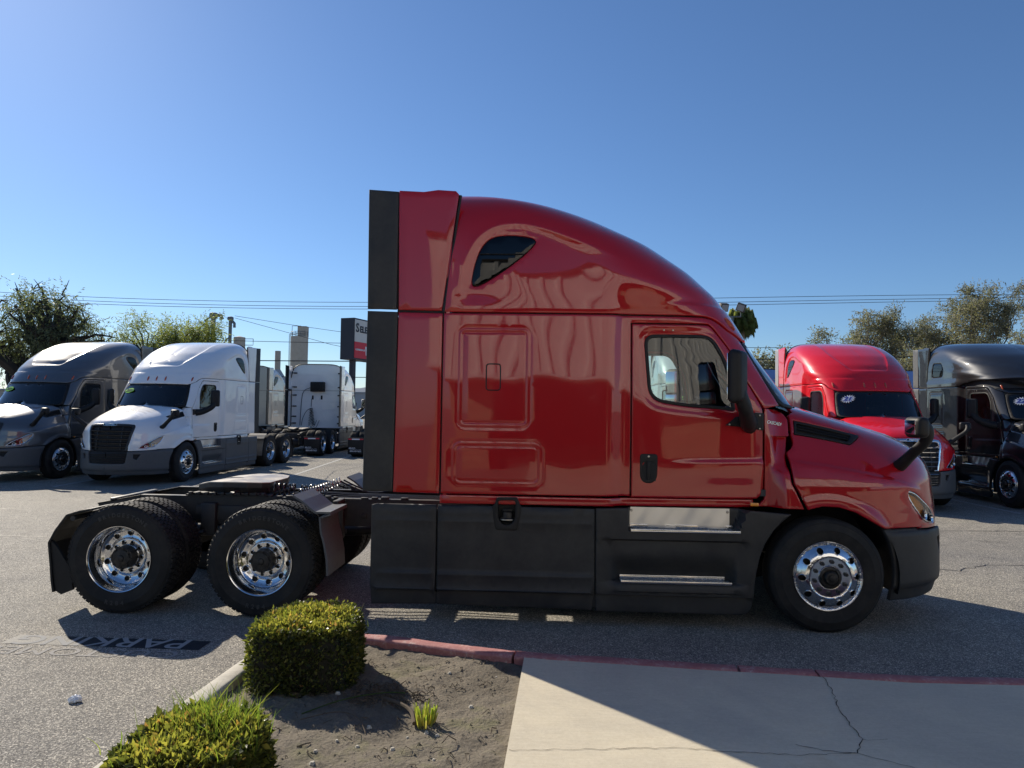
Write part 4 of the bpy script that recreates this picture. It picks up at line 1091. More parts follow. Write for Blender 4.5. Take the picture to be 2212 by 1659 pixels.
def build_chassis(T):
    for s in (-1, 1):
        b = MB(); y = s * .43
        b.box((-2.9, y, .87), (7.7, .012, .28)); b.box((-2.9, y - s * .035, 1.004), (7.7, .085, .012)); b.box((-2.9, y - s * .035, .736), (7.7, .085, .012))
        b.prism([(-6.74, 1.010), (-7.19, .918), (-7.19, .89), (-7.0, .80), (-6.74, .74)], 'y', y - .006, y + .006); b.prism([(-6.74, 1.010), (-7.20, .917), (-7.20, .905), (-6.74, .998)], 'y', y - s * .078, y + s * .006)
        b.build('frame_rail', M['chassis'], T)
    b = MB()
    for x in (-7.05, -6.1, -5.55, -4.45, -3.6, -2.2, -.9, .5): b.box((x, 0, .87), (.06, .84, .20), .01)
    b.build('crossmember', M['chassis'], T)
    for x in (-5.16, -6.49):
        b = MB(); b.tube([(x, -.85, .51), (x, -.3, .51)], .07, 14); b.tube([(x, .3, .51), (x, .85, .51)], .07, 14); b.tube([(x, -.32, .51), (x, -.18, .51), (x, 0, .53), (x, .18, .51), (x, .32, .51)], [.08, .17, .22, .17, .08], 18)
        b.tube([(x, 0, .53), (x + .35, 0, .58)], [.15, .09], 14)
        for s in (-1, 1):
            b.tube([(x - .12, s * .62, .58), (x - .34, s * .62, .60)], [.085, .08], 14); b.tube([(x + .12, s * .62, .62), (x + .32, s * .62, .66)], [.085, .08], 14)
            b.box((x, s * .52, .62), (.30, .10, .16), .02)
        b.build('drive_axle', M['chassis'], T)
        for s in (-1, 1):
            b = MB(); b.lathe([(.0001, .36), (.10, .36), (.128, .33), (.125, .28), (.132, .24), (.128, .19), (.12, .12), (.13, .08), (.13, .03), (.0001, .02)], 22, 'z', (x - .30, s * .42, .45)); b.build('air_spring', M['rubber'], T)
            b = MB(); b.tube([(x + .48, s * .5, .66), (x + .1, s * .5, .50), (x - .34, s * .45, .46)], .045, 8, flat=.6); b.tube([(x + .16, s * .36, .96), (x + .05, s * .42, .56)], .035, 10); b.box((x + .50, s * .47, .78), (.16, .08, .34), .02); b.build('suspension_arm', M['chassis'], T)
    b = MB(); b.tube([(-4.8, 0, .60), (-2.0, 0, .78)], .055, 12); b.tube([(-6.14, 0, .58), (-5.38, 0, .58)], .045, 12); b.build('drive_shaft', M['chassis'], T)
    b = MB(); b.tube([(0, -.95, .50), (0, -.6, .42), (0, .6, .42), (0, .95, .50)], .06, 10); b.build('front_axle', M['chassis'], T)
    b = MB(); b.box((-.1, 0, .95), (1.5, .78, .8), .08); b.box((-1.4, 0, .75), (1.1, .5, .45), .08); b.build('engine_block', M['mesh'], T)
    # brackets, hoses and small plates along the rails
    b = MB(); rg = random.Random(5)
    for k in range(26):
        x = -6.5 + k * .1 + .03 * rg.random()
        if rg.random() < .45: b.box((x, -.40, 1.018), (.04 + .04 * rg.random(), .05, .012 + .01 * (k % 3)), .004)
        if k % 2: b.box((x, -.447, .92 - .08 * (k % 4)), (.06, .02, .05), .006)
    for k in range(10):
        x = -6.4 + .28 * k; b.box((x, .40, 1.024), (.05, .06, .03), .004)
    b.box((-5.83, -.445, .84), (.62, .03, .16), .01); b.box((-5.83, .445, .84), (.62, .03, .16), .01)
    b.build('rail_bracket', M['chassis'], T, kind='stuff')
    for k in range(7):
        y0 = -.34 + .09 * k; p = [(-6.2 + .15 * rg.random(), y0, .93 + .05 * rg.random()), (-5.6, y0 * .8 + .1 * rg.random(), .98), (-5.0, y0 * .9, .96 + .06 * rg.random()), (-4.5, y0 + .05, .98), (-3.6, y0 * .6, .98)]
        MB().tube(chaikin(np.array(p), 2), .011, 6).build('air_line', M['wire'], T)
    # fifth wheel
    pl = MB(); prof = [(-5.44, -.26), (-5.47, -.40), (-5.60, -.47), (-5.85, -.48), (-6.05, -.36), (-6.22, -.24), (-6.24, -.10), (-6.00, -.055), (-5.86, -.03), (-5.83, 0), (-5.86, .03), (-6.00, .055), (-6.24, .10), (-6.22, .24), (-6.05, .36), (-5.85, .48), (-5.60, .47), (-5.47, .40), (-5.44, .26)]
    zt = lambda x: 1.165 - .055 * float(ss(-5.95, -6.25, x)) - .02 * float(ss(-5.5, -5.43, x))
    n = len(prof); V = [(x, y, zt(x)) for x, y in prof] + [(x, y, zt(x) - .008) for x, y in prof] + [(x, y, zt(x) - .009) for x, y in prof]
    top = delaunay_2d_cdt([Vector(p) for p in prof], [(i, (i + 1) % n) for i in range(n)], [], 1, 1e-6)
    F = [tuple(t) for t in top[2]]
    for o_ in (0, n): F += [(i + o_, (i + 1) % n + o_, (i + 1) % n + n + o_, i + n + o_) for i in range(n)]
    pl.add(V, F); fw = pl.build('fifth_wheel', CAR['plate'], T); rm_ = MB(); V2 = [(x * 1.004 + 5.83 * .004, y * 1.008, zt(x) - .010) for x, y in prof] + [(x * 1.004 + 5.83 * .004, y * 1.008, zt(x) - .055) for x, y in prof] + [(x * .97 - 5.83 * .03, y * .92, zt(x) - .11) for x, y in prof]; rm_.add(V2, [tuple(t) for t in top[2]] + [(i + o_, (i + 1) % n + o_, (i + 1) % n + n + o_, i + n + o_) for o_ in (0, n) for i in range(n)]); rm_.build('plate_casting', M['chassis'], fw)
    b = MB()
    for s in (-1, 1): b.prism([(-6.02, 1.03), (-5.62, 1.03), (-5.74, 1.10), (-5.90, 1.10)], 'y', s * .33 - .03, s * .33 + .03); b.box((-5.83, s * .40, 1.035), (.70, .10, .03), .004)
    b.box((-5.83, 0, 1.022), (.85, .9, .016)); b.tube([(-5.7, -.1, 1.08), (-5.7, -.62, 1.07), (-5.65, -.66, 1.07)], .014, 8)
    for s in (-1, 1):
        for k in range(10): b.box((-6.2 + .085 * k, s * .455, 1.042), (.035, .04, .028), .003)
    b.build('fifth_wheel_mount', M['chassis'], fw)
    # coiled air hoses
    def helix(p0, p1, r, turns, tr, name='coiled_hose', m='coil', sag=0.0):
        p0, p1 = Vector(p0), Vector(p1); d = (p1 - p0); t_ = d.normalized(); u = t_.cross(Vector((0, 0, 1))).normalized(); v = t_.cross(u); pts = []
        for k in range(turns * 14 + 1):
            f = k / (turns * 14); a = 2 * math.pi * turns * f; q = p0 + d * f + u * math.cos(a) * r + v * math.sin(a) * r; q.z -= sag * 4 * f * (1 - f); pts.append(q)
        MB().tube(pts, tr, 6).build(name, M[m], T)
    helix((-5.50, -.22, 1.07), (-5.18, -.22, 1.07), .062, 6, .007); helix((-5.14, -.20, 1.04), (-4.72, -.14, 1.17), .038, 16, .0055, m='dull_alu', sag=.03)
    helix((-5.2, -.05, 1.05), (-4.95, .05, 1.05), .05, 6, .007)
    for (y0, m) in ((-.14, 'wire'), (-.02, 'wire')):
        MB().tube(chaikin(np.array([(-4.72, y0, 1.16), (-4.6, y0, 1.10), (-4.4, y0 + .05, 1.02), (-4.0, y0, 1.1), (-3.55, y0, 1.45)]), 2), .010, 6).build('air_line', M[m], T)
    # helical leads and cables hanging on the back wall
    helix((-3.58, .12, 1.20), (-3.62, .22, 2.02), .07, 12, .011, m='wire'); helix((-3.60, .30, 1.20), (-3.62, .22, 1.98), .05, 10, .009, m='wire')
    MB().tube(chaikin(np.array([(-3.55, .22, 2.02), (-3.6, .42, 1.92), (-3.6, .60, 1.55), (-3.55, .66, 1.2)]), 3), .012, 6).build('air_line', M['wire'], T)
    MB().tube([(-3.52, .24, 2.45), (-3.52, .25, 2.08)], .012, 6).build('hose_holder', M['rubber'], T)
    MB().tube(chaikin(np.array([(-3.56, .28, 2.98), (-3.52, .62, 2.85), (-3.51, .70, 2.4), (-3.51, .74, 1.2)]), 3), .012, 6).build('air_line', M['wire'], T)
    # quarter fenders ahead of the drive wheels, and rear ones with flaps
    for s in (-1, 1):
        def sheet(prof, name, y0=.64, y1=1.205, m='plastic', t=.018):
            pr_ = np.array(prof); b_ = MB(); n_ = len(pr_); nn = np.roll(pr_, -1, 0) - np.roll(pr_, 1, 0); nn[0] = pr_[1] - pr_[0]; nn[-1] = pr_[-1] - pr_[-2]; nn /= np.hypot(*nn.T)[:, None]; q = pr_ + np.stack([-nn[:, 1], nn[:, 0]], 1) * -t
            V_ = []; 
            for yy in (y0, y1):
                V_ += [(p[0], s * yy, p[1]) for p in pr_] + [(p[0], s * yy, p[1]) for p in q]
            F_ = []
            for i in range(n_ - 1):
                a = 2 * n_; F_ += [(i, i + 1, i + 1 + a, i + a), (i + n_, i + 1 + n_, i + 1 + n_ + a, i + n_ + a), (i, i + 1, i + 1 + n_, i + n_), (i + a, i + 1 + a, i + 1 + n_ + a, i + n_ + a)]
            F_ += [(0, n_, 3 * n_, 2 * n_), (n_ - 1, 2 * n_ - 1, 4 * n_ - 1, 3 * n_ - 1)]
            b_.add(V_, F_); return b_.build(name, M[m], T)
        sheet([(-4.86, 1.135), (-4.775, 1.085), (-4.672, 1.002), (-4.648, .985), (-4.51, .985), (-4.507, .952), (-4.60, .925), (-4.585, .80), (-4.555, .70), (-4.525, .55), (-4.515, .40)], 'quarter_fender', m='grey_plastic')
        MB().box((-4.62, s * .53, .99), (.06, .25, .05), .01).build('fender_bracket', M['chassis'], T)
        sheet([(-6.76, .955), (-6.87, .935), (-7.00, .895), (-7.10, .755), (-7.16, .64), (-7.15, .56), (-7.135, .45), (-7.12, .30), (-7.10, .19)], 'rear_flap', y0=.82, m='rubber')
        MB().tube([(-6.90, s * .4, .90), (-6.95, s * .7, .88), (-6.95, s * 1.2, .875)], .025, 8).build('flap_bracket', M['chassis'], T)
        MB().prism([(-7.145, .66), (-7.165, .645), (-7.10, .20), (-7.04, .165), (-6.93, .21), (-6.96, .40), (-7.08, .58)], 'y', s * 1.16, s * 1.19).build('flap_edge', M['rubber'], T)
        # dark splash panels and wheel housings at the front
        pr_ = [(.66 * math.cos(t) * 1.0, .51 + .66 * math.sin(t)) for t in np.linspace(-.25, math.pi + .35, 26)]
        V_ = [(x, s * yy, z) for yy in (.55, 1.15) for x, z in pr_]; n_ = len(pr_); b_ = MB(); b_.add(V_, [(i, i + 1, i + 1 + n_, i + n_) for i in range(n_ - 1)], True); b_.build('wheel_housing', M['rubber'], T)
        MB().box((0, s * .56, .95), (1.3, .02, .7)).build('splash_panel', M['mesh'], T)

def build_interior(T):
    # dark lining just inside the outer skin, with openings for the glass
    dwin = rounded([(-1.660, 2.695), (-.98, 2.70), (-.815, 2.42), (-.765, 1.94), (-1.30, 1.985), (-1.61, 2.03)], [.10, .10, .3, .03, .4, .20], 6)
    swl = scale_loop(np.array([(-3.242, 3.15), (-3.20, 3.088), (-2.915, 3.254), (-2.650, 3.50), (-2.70, 3.562), (-2.99, 3.576), (-3.156, 3.458)]), .03)
    L = cab_pts([(-3.42, 1.2), (-.55, 1.2), (-.55, 2.0)])
    wi = cab_fr([(.90, 2.06), (.875, 2.2), (.84, 2.45), (.81, 2.57), (.6, 2.60), (0.0001, 2.605)]); wi[-1][0] = cen_a(cab_par, wi[-1][1])
    hm = ZS + LS; ce = [(cen_a(cab_par, h), h) for h in np.linspace(2.66, hm - .01, 24)]
    o = np.concatenate([L, cab_fr([(.95, 2.04)])[:0], wi, ce, [(-3.35, hm - .01)], [(-3.42, 2.9)]])
    obj('cab_lining', panel(cab, o, [cab_pts(dwin), cab_pts(swl)], .12, thick=0, roll=0, off=-.045, sym=True), M['lining'], T)
    MB().box((-1.95, 0, 1.22), (2.9, 2.1, .06)).build('cab_floor', M['lining'], T)
    MB().box((-2.05, -.62, 2.15), (.03, .62, 1.75), .01).box((-2.05, .66, 2.15), (.03, .52, 1.75), .01).build('sleeper_curtain', M['seat'], T)
    b = MB(); b.box((-.56, 0, 1.74), (.36, 1.80, .34), .08); b.box((-.66, .45, 1.90), (.3, .6, .14), .05); b.box((-.36, 0, 1.86), (.40, 1.3, .05), .02); b.build('dashboard', M['lining'], T)
    b = MB(); pts = [( -.88 + .09 * math.sin(a), .52 + .22 * math.cos(a), 1.93 + .20 * math.sin(a)) for a in np.linspace(0, 2 * math.pi, 28)]; b.tube(pts, .016, 8, caps=False); b.tube([(-.86, .52, 1.93), (-.66, .52, 1.85)], .03, 8); b.tube([(-.88, .32, 1.93), (-.88, .72, 1.93)], .018, 6); b.build('steering_wheel', M['rubber'], T)
    for y in (-.55, .52):
        b = MB(); b.box((-1.35, y, 1.62), (.50, .50, .14), .05, seg=3); b.box((-1.62, y, 1.98), (.13, .50, .66), .05, (0, -.12, 0), seg=3); b.box((-1.67, y, 2.37), (.10, .28, .18), .04, seg=3); b.box((-1.38, y, 1.40), (.36, .36, .32), .04); b.build('seat', M['seat'], T)

def build_wheels(T, letters):
    for s in (1, -1):
        L = letters and s == 1
        wheel(T, 0, s, 'steer', 1.215, ang=.15)
        for x, an in ((-5.16, .3), (-6.49, 1.1)):
            wheel(T, x, s, 'drive', 1.215, letters=L, ang=an); wheel(T, x, s, 'inner', 1.215 - .335, ang=an + .4)

def _plate(m, nt, p):
    n = noise(nt, 5, 6, 0.7, objco(nt)); r = ramp(nt, n.outputs[0], [(0.35, (0.32, 0.29, 0.24)), (0.62, (0.50, 0.45, 0.37)), (0.75, (0.10, 0.08, 0.06))]); nt.links.new(r.outputs[0], p.inputs["Base Color"])
    rr = ramp(nt, n.outputs[0], [(0.3, 0.3), (0.7, 0.6)]); nt.links.new(rr.outputs[0], p.inputs["Roughness"])
CAR['plate'] = mat('worn_greasy_sunlit_plate', (0.2, 0.17, 0.13), 0.45, 0.1, build=_plate)  # pale sandy tone puts the sunlight on the top into the colour

def build_whole():
    T = build_tractor('semi_truck', (2.58, 7.72, 0), 0, 'dark red semi tractor with a tall sleeper, parked side-on in front of all the others', 'truck')
    build_skirts(T); build_side_mirrors(T)
    side = [o for o in list(COL.objects) if o.parent == T and o.name.split('.')[0] in ('sleeper_wall', 'door', 'cab_sill', 'upper_extender', 'lower_extender', 'extender_edge', 'sleeper_window', 'window_bar', 'cowl_panel', 'headlight', 'side_skirt', 'fuel_pocket', 'step_fairing', 'kick_plate', 'step_tread', 'fuel_tank', 'tank_strap', 'seam_backing', 'seal_strip', 'mirror_base', 'mirror_arm', 'mirror_head', 'hood_mirror_arm', 'hood_mirror')]
    for o in side: mirror_tree(o, T, ('name_badge',))
    h = [o for o in COL.objects if o.parent == T and o.name.startswith('hood') and o.name.split('.')[0] == 'hood'][0]
    for o in [o for o in list(COL.objects) if o.parent == h]: mirror_tree(o, h)
    build_front(T); build_chassis(T); build_interior(T)
    return T
# ------------------------------------------------------------------ ground and paving
def _asph(m, nt, p):
    pos = geo_pos(nt)
    v = N(nt, "ShaderNodeTexVoronoi"); v.inputs["Scale"].default_value = 135; nt.links.new(pos, v.inputs["Vector"])
    v2 = N(nt, "ShaderNodeTexVoronoi"); v2.inputs["Scale"].default_value = 62; nt.links.new(pos, v2.inputs["Vector"])
    big = noise(nt, .35, 6, .6, pos, .4); mid = noise(nt, 3.2, 5, .65, pos)
    sep = N(nt, "ShaderNodeSeparateColor"); nt.links.new(v.outputs["Color"], sep.inputs[0])
    st = ramp(nt, sep.outputs[0], [(0, (0.13, 0.127, 0.122)), (.45, (0.22, 0.212, 0.193)), (.8, (0.36, 0.342, 0.30)), (1, (0.75, 0.70, 0.60))])
    g = ramp(nt, big.outputs[0], [(.3, (0.78, 0.78, 0.80)), (.7, (1.12, 1.09, 1.04))])
    c = mix(nt, 1.0, st.outputs[0], g.outputs[0], 'MULTIPLY')
    g2 = ramp(nt, mid.outputs[0], [(.3, (0.82, 0.82, 0.83)), (.7, (1.1, 1.1, 1.08))])
    c = mix(nt, .8, c, g2.outputs[0], 'MULTIPLY')
    # oil spots
    vo = noise(nt, 1.1, 2, .4, pos, .2); r = ramp(nt, vo.outputs[0], [(.66, 0.0), (.76, .45)]); c = mix(nt, r.outputs[0], c, (0.025, 0.024, 0.024))
    nt.links.new(c, p.inputs["Base Color"])
    ad = N(nt, "ShaderNodeMath", operation='ADD'); nt.links.new(v.outputs["Distance"], ad.inputs[0]); nt.links.new(v2.outputs["Distance"], ad.inputs[1])
    bump(nt, p, ad.outputs[0], 0.75, 0.006)
    rr = ramp(nt, sep.outputs[1], [(0, .55), (.5, .75), (1, .95)]); nt.links.new(rr.outputs[0], p.inputs["Roughness"])
M['asphalt'] = mat('asphalt', (.1, .1, .1), .8, spec=.12, build=_asph)
def _conc(c1, c2, stain, sc=1.0):
    def b(m, nt, p):
        pos = geo_pos(nt); big = noise(nt, .9 * sc, 6, .65, pos, .5); fine = noise(nt, 55, 5, .7, pos); spk = noise(nt, 260, 3, .6, pos)
        mp = N(nt, "ShaderNodeMapping"); mp.inputs["Scale"].default_value = (3, 60, 3); nt.links.new(pos, mp.inputs[0]); br = noise(nt, 2.0, 4, .7, mp.outputs[0])
        r = ramp(nt, big.outputs[0], [(.3, c1), (.62, c2), (.78, stain)]); c = r.outputs[0]
        c = mix(nt, .35, c, fine.outputs[0], 'SOFT_LIGHT'); c = mix(nt, .30, c, br.outputs[0], 'SOFT_LIGHT')
        r2 = ramp(nt, spk.outputs[0], [(.28, (.35, .33, .3)), (.36, (1, 1, 1))]); c = mix(nt, .7, c, r2.outputs[0], 'MULTIPLY')
        nt.links.new(c, p.inputs["Base Color"])
        h = mix(nt, .5, br.outputs[0], spk.outputs[0]); bump(nt, p, h, .35, .004)
    return b
M['slab'] = mat('slab_concrete', (.4, .38, .34), .85, spec=.3, build=_conc((.46, .42, .34), (.60, .54, .41), (.52, .38, .21)))
M['kerb'] = mat('kerb_concrete', (.4, .38, .34), .9, spec=.3, build=_conc((.40, .38, .33), (.52, .49, .42), (.32, .30, .26), 3))
def _redk(m, nt, p):
    pos = geo_pos(nt); a = noise(nt, 5, 6, .7, pos, .4); f = noise(nt, 40, 5, .7, pos); s_ = N(nt, "ShaderNodeMath", operation='ADD'); nt.links.new(a.outputs[0], s_.inputs[0]); nt.links.new(f.outputs[0], s_.inputs[1])
    r = ramp(nt, s_.outputs[0], [(.0, (.28, .10, .105)), (.5, (.36, .155, .15)), (.57, (.42, .21, .20)), (.63, (.44, .37, .33))]); r.color_ramp.elements[0].position = .3
    h = N(nt, "ShaderNodeMath", operation='MULTIPLY'); h.inputs[1].default_value = .5; nt.links.new(s_.outputs[0], h.inputs[0]); nt.links.new(h.outputs[0], r.inputs[0])
    nt.links.new(r.outputs[0], p.inputs["Base Color"]); bump(nt, p, f.outputs[0], .4, .004)
M['red_kerb'] = mat('red_kerb_paint', (.35, .09, .1), .75, spec=.35, build=_redk)
def _soil(m, nt, p):
    pos = geo_pos(nt); a = noise(nt, 1.6, 6, .7, pos, .3); f = noise(nt, 60, 6, .75, pos); v = N(nt, "ShaderNodeTexVoronoi"); v.inputs["Scale"].default_value = 38; nt.links.new(pos, v.inputs["Vector"])
    r = ramp(nt, a.outputs[0], [(.3, (.12, .105, .082)), (.55, (.20, .175, .138)), (.72, (.17, .165, .09))]); c = mix(nt, .6, r.outputs[0], f.outputs[0], 'SOFT_LIGHT')
    nt.links.new(c, p.inputs["Base Color"]); h = mix(nt, .35, f.outputs[0], v.outputs["Distance"]); bump(nt, p, h, .9, .02)
M['soil'] = mat('soil', (.1, .09, .08), .95, spec=.2, build=_soil)
def _white_line(m, nt, p):
    pos = geo_pos(nt); f = noise(nt, 22, 6, .75, pos); r = ramp(nt, f.outputs[0], [(.38, (.10, .10, .10)), (.52, (.42, .42, .40))]); nt.links.new(r.outputs[0], p.inputs["Base Color"])
M['line'] = mat('worn_white_line', (.4, .4, .4), .8, build=_white_line)
M['band'] = mat('black_stencil_paint', (.012, .014, .020), .62, spec=.3, build=lambda m, nt, p: bump(nt, p, noise(nt, 140, 3, .6, geo_pos(nt)).outputs[0], .5, .005))
M['stencil'] = mat('stencil_white', (.34, .34, .33), .9, spec=.1)
M['crack'] = mat('crack_dark', (.035, .03, .026), .95)

g = MB(); g.add([(-900, -200, 0), (900, -200, 0), (900, 1500, 0), (-900, 1500, 0)], [(0, 1, 2, 3)]); g.build('asphalt_lot', M['asphalt'], kind='structure')
def ground_strip(name, pts, wd, z, m, parent=None, **kw):
    pts = [Vector((*p, 0)) for p in pts]; V = []; F = []
    for i, p in enumerate(pts):
        t = (pts[min(i + 1, len(pts) - 1)] - pts[max(0, i - 1)]).normalized(); n = Vector((-t.y, t.x, 0)); w_ = wd[i] if hasattr(wd, '__len__') else wd
        V += [p + n * w_ / 2 + Vector((0, 0, z)), p - n * w_ / 2 + Vector((0, 0, z))]
    for i in range(len(pts) - 1): F.append((2 * i, 2 * i + 1, 2 * i + 3, 2 * i + 2))
    return MB().add(V, F).build(name, m, parent, **kw)
for a, b_ in (((-6.68, 15.6), (-7.75, 29.5)), ((-11.35, 16.2), (-12.1, 26)), ((-14.9, 16.2), (-15.6, 26)), ((2.4, 15.4), (2.1, 24)), ((5.9, 15.2), (5.6, 24)), ((9.75, 14.9), (9.45, 24)), ((13.2, 14.6), (12.9, 24)), ((-4.2, 17.5), (-5.1, 31)), ((-.6, 17.5), (-1.2, 31))):
    ground_strip('parking_line', [a, b_], .10, .003, M['line'], kind='structure')

M['seal'] = mat('crack_sealant', (.02, .02, .021), .5)
def lot_crack(pts, w0, seed):
    rg = random.Random(seed); P_ = []
    for i in range(len(pts) - 1):
        a, c = Vector(pts[i]), Vector(pts[i + 1]); n_ = max(2, int((c - a).length / .12))
        for k in range(n_): q = a.lerp(c, k / n_); P_.append((q.x + rg.uniform(-.03, .03), q.y + rg.uniform(-.03, .03)))
    P_.append(pts[-1]); ground_strip('pavement_crack', P_, [w0 * (.4 + rg.random()) for _ in P_], .004, M['seal'], kind='structure')
lot_crack([(4.5, 9.5), (5.3, 9.3), (5.9, 9.7), (7.4, 9.75), (9, 9.6)], .014, 1); lot_crack([(-9.5, 9.5), (-8, 10.2), (-6.6, 10.0), (-5.2, 10.6)], .014, 2); lot_crack([(-13, 12.4), (-10, 12.7), (-7, 12.5), (-3, 13)], .02, 3); lot_crack([(5, 12.3), (8, 12.6), (12, 12.4)], .02, 4); lot_crack([(-5.8, 19), (-6.3, 21.6), (-5.7, 24)], .03, 5)
# kerbs: (outer edge) polyline round the planter and along the slab; painted red from the corner on
outer = [(-2.36, 1.6), (-2.30, 2.6), (-2.23, 3.69), (-2.19, 4.48), (-2.15, 5.12), (-2.08, 5.40), (-1.90, 5.63), (-1.66, 5.75), (-1.36, 5.765), (-1.13, 5.72), (-.87, 5.64), (-.59, 5.56), (-.30, 5.485), (.10, 5.42), (.56, 5.375), (1.17, 5.31), (1.70, 5.27), (1.985, 5.245)]
def kerb(pts, m, name='kerb', wd=.165, top=.14, lab=None, skew=0):
    P_ = chaikin(np.array(pts), 1); n_ = len(P_); t = np.zeros_like(P_); t[1:-1] = P_[2:] - P_[:-2]; t[0] = P_[1] - P_[0]; t[-1] = P_[-1] - P_[-2]; t /= np.hypot(*t.T)[:, None]; nr = np.stack([t[:, 1], -t[:, 0]], 1)
    prof = [(0, -.02), (.012, top * .55), (.020, top - .022), (.030, top - .007), (.045, top), (wd - .02, top + .002), (wd - .008, top - .004), (wd, top - .016), (wd, -.02)]
    V = []; F = []; k_ = len(prof); rg = random.Random(len(pts))
    for i in range(n_):
        jit = .003 * math.sin(i * 2.7)
        for (u, z) in prof: V.append((P_[i][0] + nr[i][0] * (u + jit), P_[i][1] + nr[i][1] * (u + jit), z + (.002 * math.sin(i * 1.3 + u * 30) if z > .05 else 0)))
    for i in range(n_ - 1):
        for j in range(k_ - 1): F.append((i * k_ + j, i * k_ + j + 1, (i + 1) * k_ + j + 1, (i + 1) * k_ + j))
    F.append(tuple(range(k_))); F.append(tuple((n_ - 1) * k_ + j for j in range(k_ - 1, -1, -1)))
    o = MB().add(V, F, True).build(name, m, auto=30, kind='structure'); return o
kerb(outer[:8], M['kerb']); kerb([(-1.655, 5.752)] + outer[8:13] + [(-.16, 5.455)], M['red_kerb']); kerb([(-.153, 5.453), (.10, 5.42), (.56, 5.375), (1.17, 5.31), (1.42, 5.292)], M['red_kerb']); kerb([(1.445, 5.288), (1.70, 5.262), (1.955, 5.248)], M['red_kerb']); kerb([(1.975, 5.238), (2.53, 5.185), (3.41, 5.195), (6, 5.22), (14, 5.3)], M['red_kerb'])
ground_strip('gutter_gap', [(1.2, 5.322), (1.45, 5.305), (2.0, 5.262), (2.6, 5.205), (3.4, 5.213), (6, 5.238)], [.02, .05, .05, .04, .03, .02], .006, M['crack'], kind='structure')

# slab of pale concrete and its cracks
sl = [(-.10, 5.285), (-.165, 3.66), (-.24, 1.2), (-.36, -5.5), (14, -5.5), (14, 5.12), (6, 5.045), (3.41, 5.025), (2.53, 5.012), (1.985, 5.07), (1.7, 5.10), (1.17, 5.14), (.56, 5.205), (.10, 5.25)]
b = MB(); b.prism(sl, 'z', -.02, .136); s_ = b.build('pavement_slab', M['slab'], kind='structure')
def crack(pts, w0=.006, seed=0):
    rg = random.Random(seed); P_ = []
    for i in range(len(pts) - 1):
        a, c = Vector(pts[i]), Vector(pts[i + 1]); n_ = max(2, int((c - a).length / .035))
        for k in range(n_):
            q = a.lerp(c, k / n_); P_.append((q.x + rg.uniform(-.009, .009), q.y + rg.uniform(-.009, .009)))
    P_.append(pts[-1]); ground_strip('slab_crack', P_, [w0 * (.5 + rg.random()) for _ in P_], .1395, M['crack'], kind='structure')
crack([(1.975, 5.06), (1.93, 4.8), (1.86, 4.52), (1.83, 4.3), (1.82, 4.12), (1.76, 4.02), (1.72, 3.95)], .0045, 1)
crack([(-.155, 3.85), (.34, 3.9), (.74, 3.94), (1.07, 3.92), (1.39, 3.91), (1.72, 3.95), (1.96, 3.81), (2.3, 3.6), (2.6, 3.2)], .0035, 2)
crack([(1.72, 3.95), (1.55, 3.97), (1.42, 4.03)], .004, 3); crack([(1.97, 4.14), (1.86, 4.11), (1.82, 4.12)], .003, 4)

# planting bed
def bed():
    lp = np.array([(-2.2, 1.0), (-2.14, 2.6), (-2.07, 3.69), (-2.03, 4.48), (-1.99, 5.08), (-1.93, 5.32), (-1.79, 5.49), (-1.62, 5.585), (-1.37, 5.60), (-1.16, 5.56), (-.91, 5.48), (-.63, 5.40), (-.36, 5.33), (-.10, 5.29), (-.165, 3.66), (-.24, 1.0)])
    rg = np.random.default_rng(2); ph = rg.uniform(0, 6.28, (14, 3)); fr_ = rg.uniform(4, 46, (14, 2)) * rg.choice([-1, 1], (14, 2))
    def f(a, h):
        z = .085 + 0 * a
        for k in range(14): z = z + .055 / np.hypot(*fr_[k]) ** .9 * np.sin(a * fr_[k, 0] + ph[k, 0]) * np.sin(h * fr_[k, 1] + ph[k, 1])
        z = z + .03 * np.exp(-(((a + 1.15) / .3) ** 2 + ((h - 4.6) / .25) ** 2)) + .012 * ss(.5, 1, np.sin(a * 37 + 3 * np.sin(h * 21)) * np.sin(h * 41 + 2 * np.sin(a * 17)))
        return np.stack([a, h, z], -1)
    o = obj('planting_bed_soil', panel(f, lp, (), .022, thick=0, roll=0), M['soil']); o['kind'] = 'structure'; return f
bedf = bed()

# painted words on the lot: a black band with pale letters, read from the far side
ground_strip('painted_band', [(-4.35, 5.765), (-2.70, 5.735)], .215, .0018, M['band'], kind='structure')
def lot_text(s, w_, h_, cx, cy, z, m, bold=.012):
    t = text_mesh(s, 1, 0, bold); co = np.array([v.co[:] for v in t.vertices]); mn, mxx = co.min(0), co.max(0)
    t.transform(Matrix.Translation((cx, cy, z)) @ Matrix.Rotation(math.pi, 4, 'Z') @ Matrix.Diagonal((w_ / (mxx[0] - mn[0]), h_ / (mxx[1] - mn[1]), 1, 1)) @ Matrix.Translation((-(mn[0] + mxx[0]) / 2, -(mn[1] + mxx[1]) / 2, 0)))
    o = obj('painted_lettering', t, m); o['kind'] = 'structure'
lot_text('PARKING', 1.42, .225, -3.57, 5.752, .0034, M['stencil'])
M['stencil_faint'] = mat('faded_stencil_white', (.34, .33, .31), .9, spec=.1)
lot_text('CUSTOMER', 1.62, .17, -3.62, 5.50, .0030, M['stencil_faint'], 0.0)

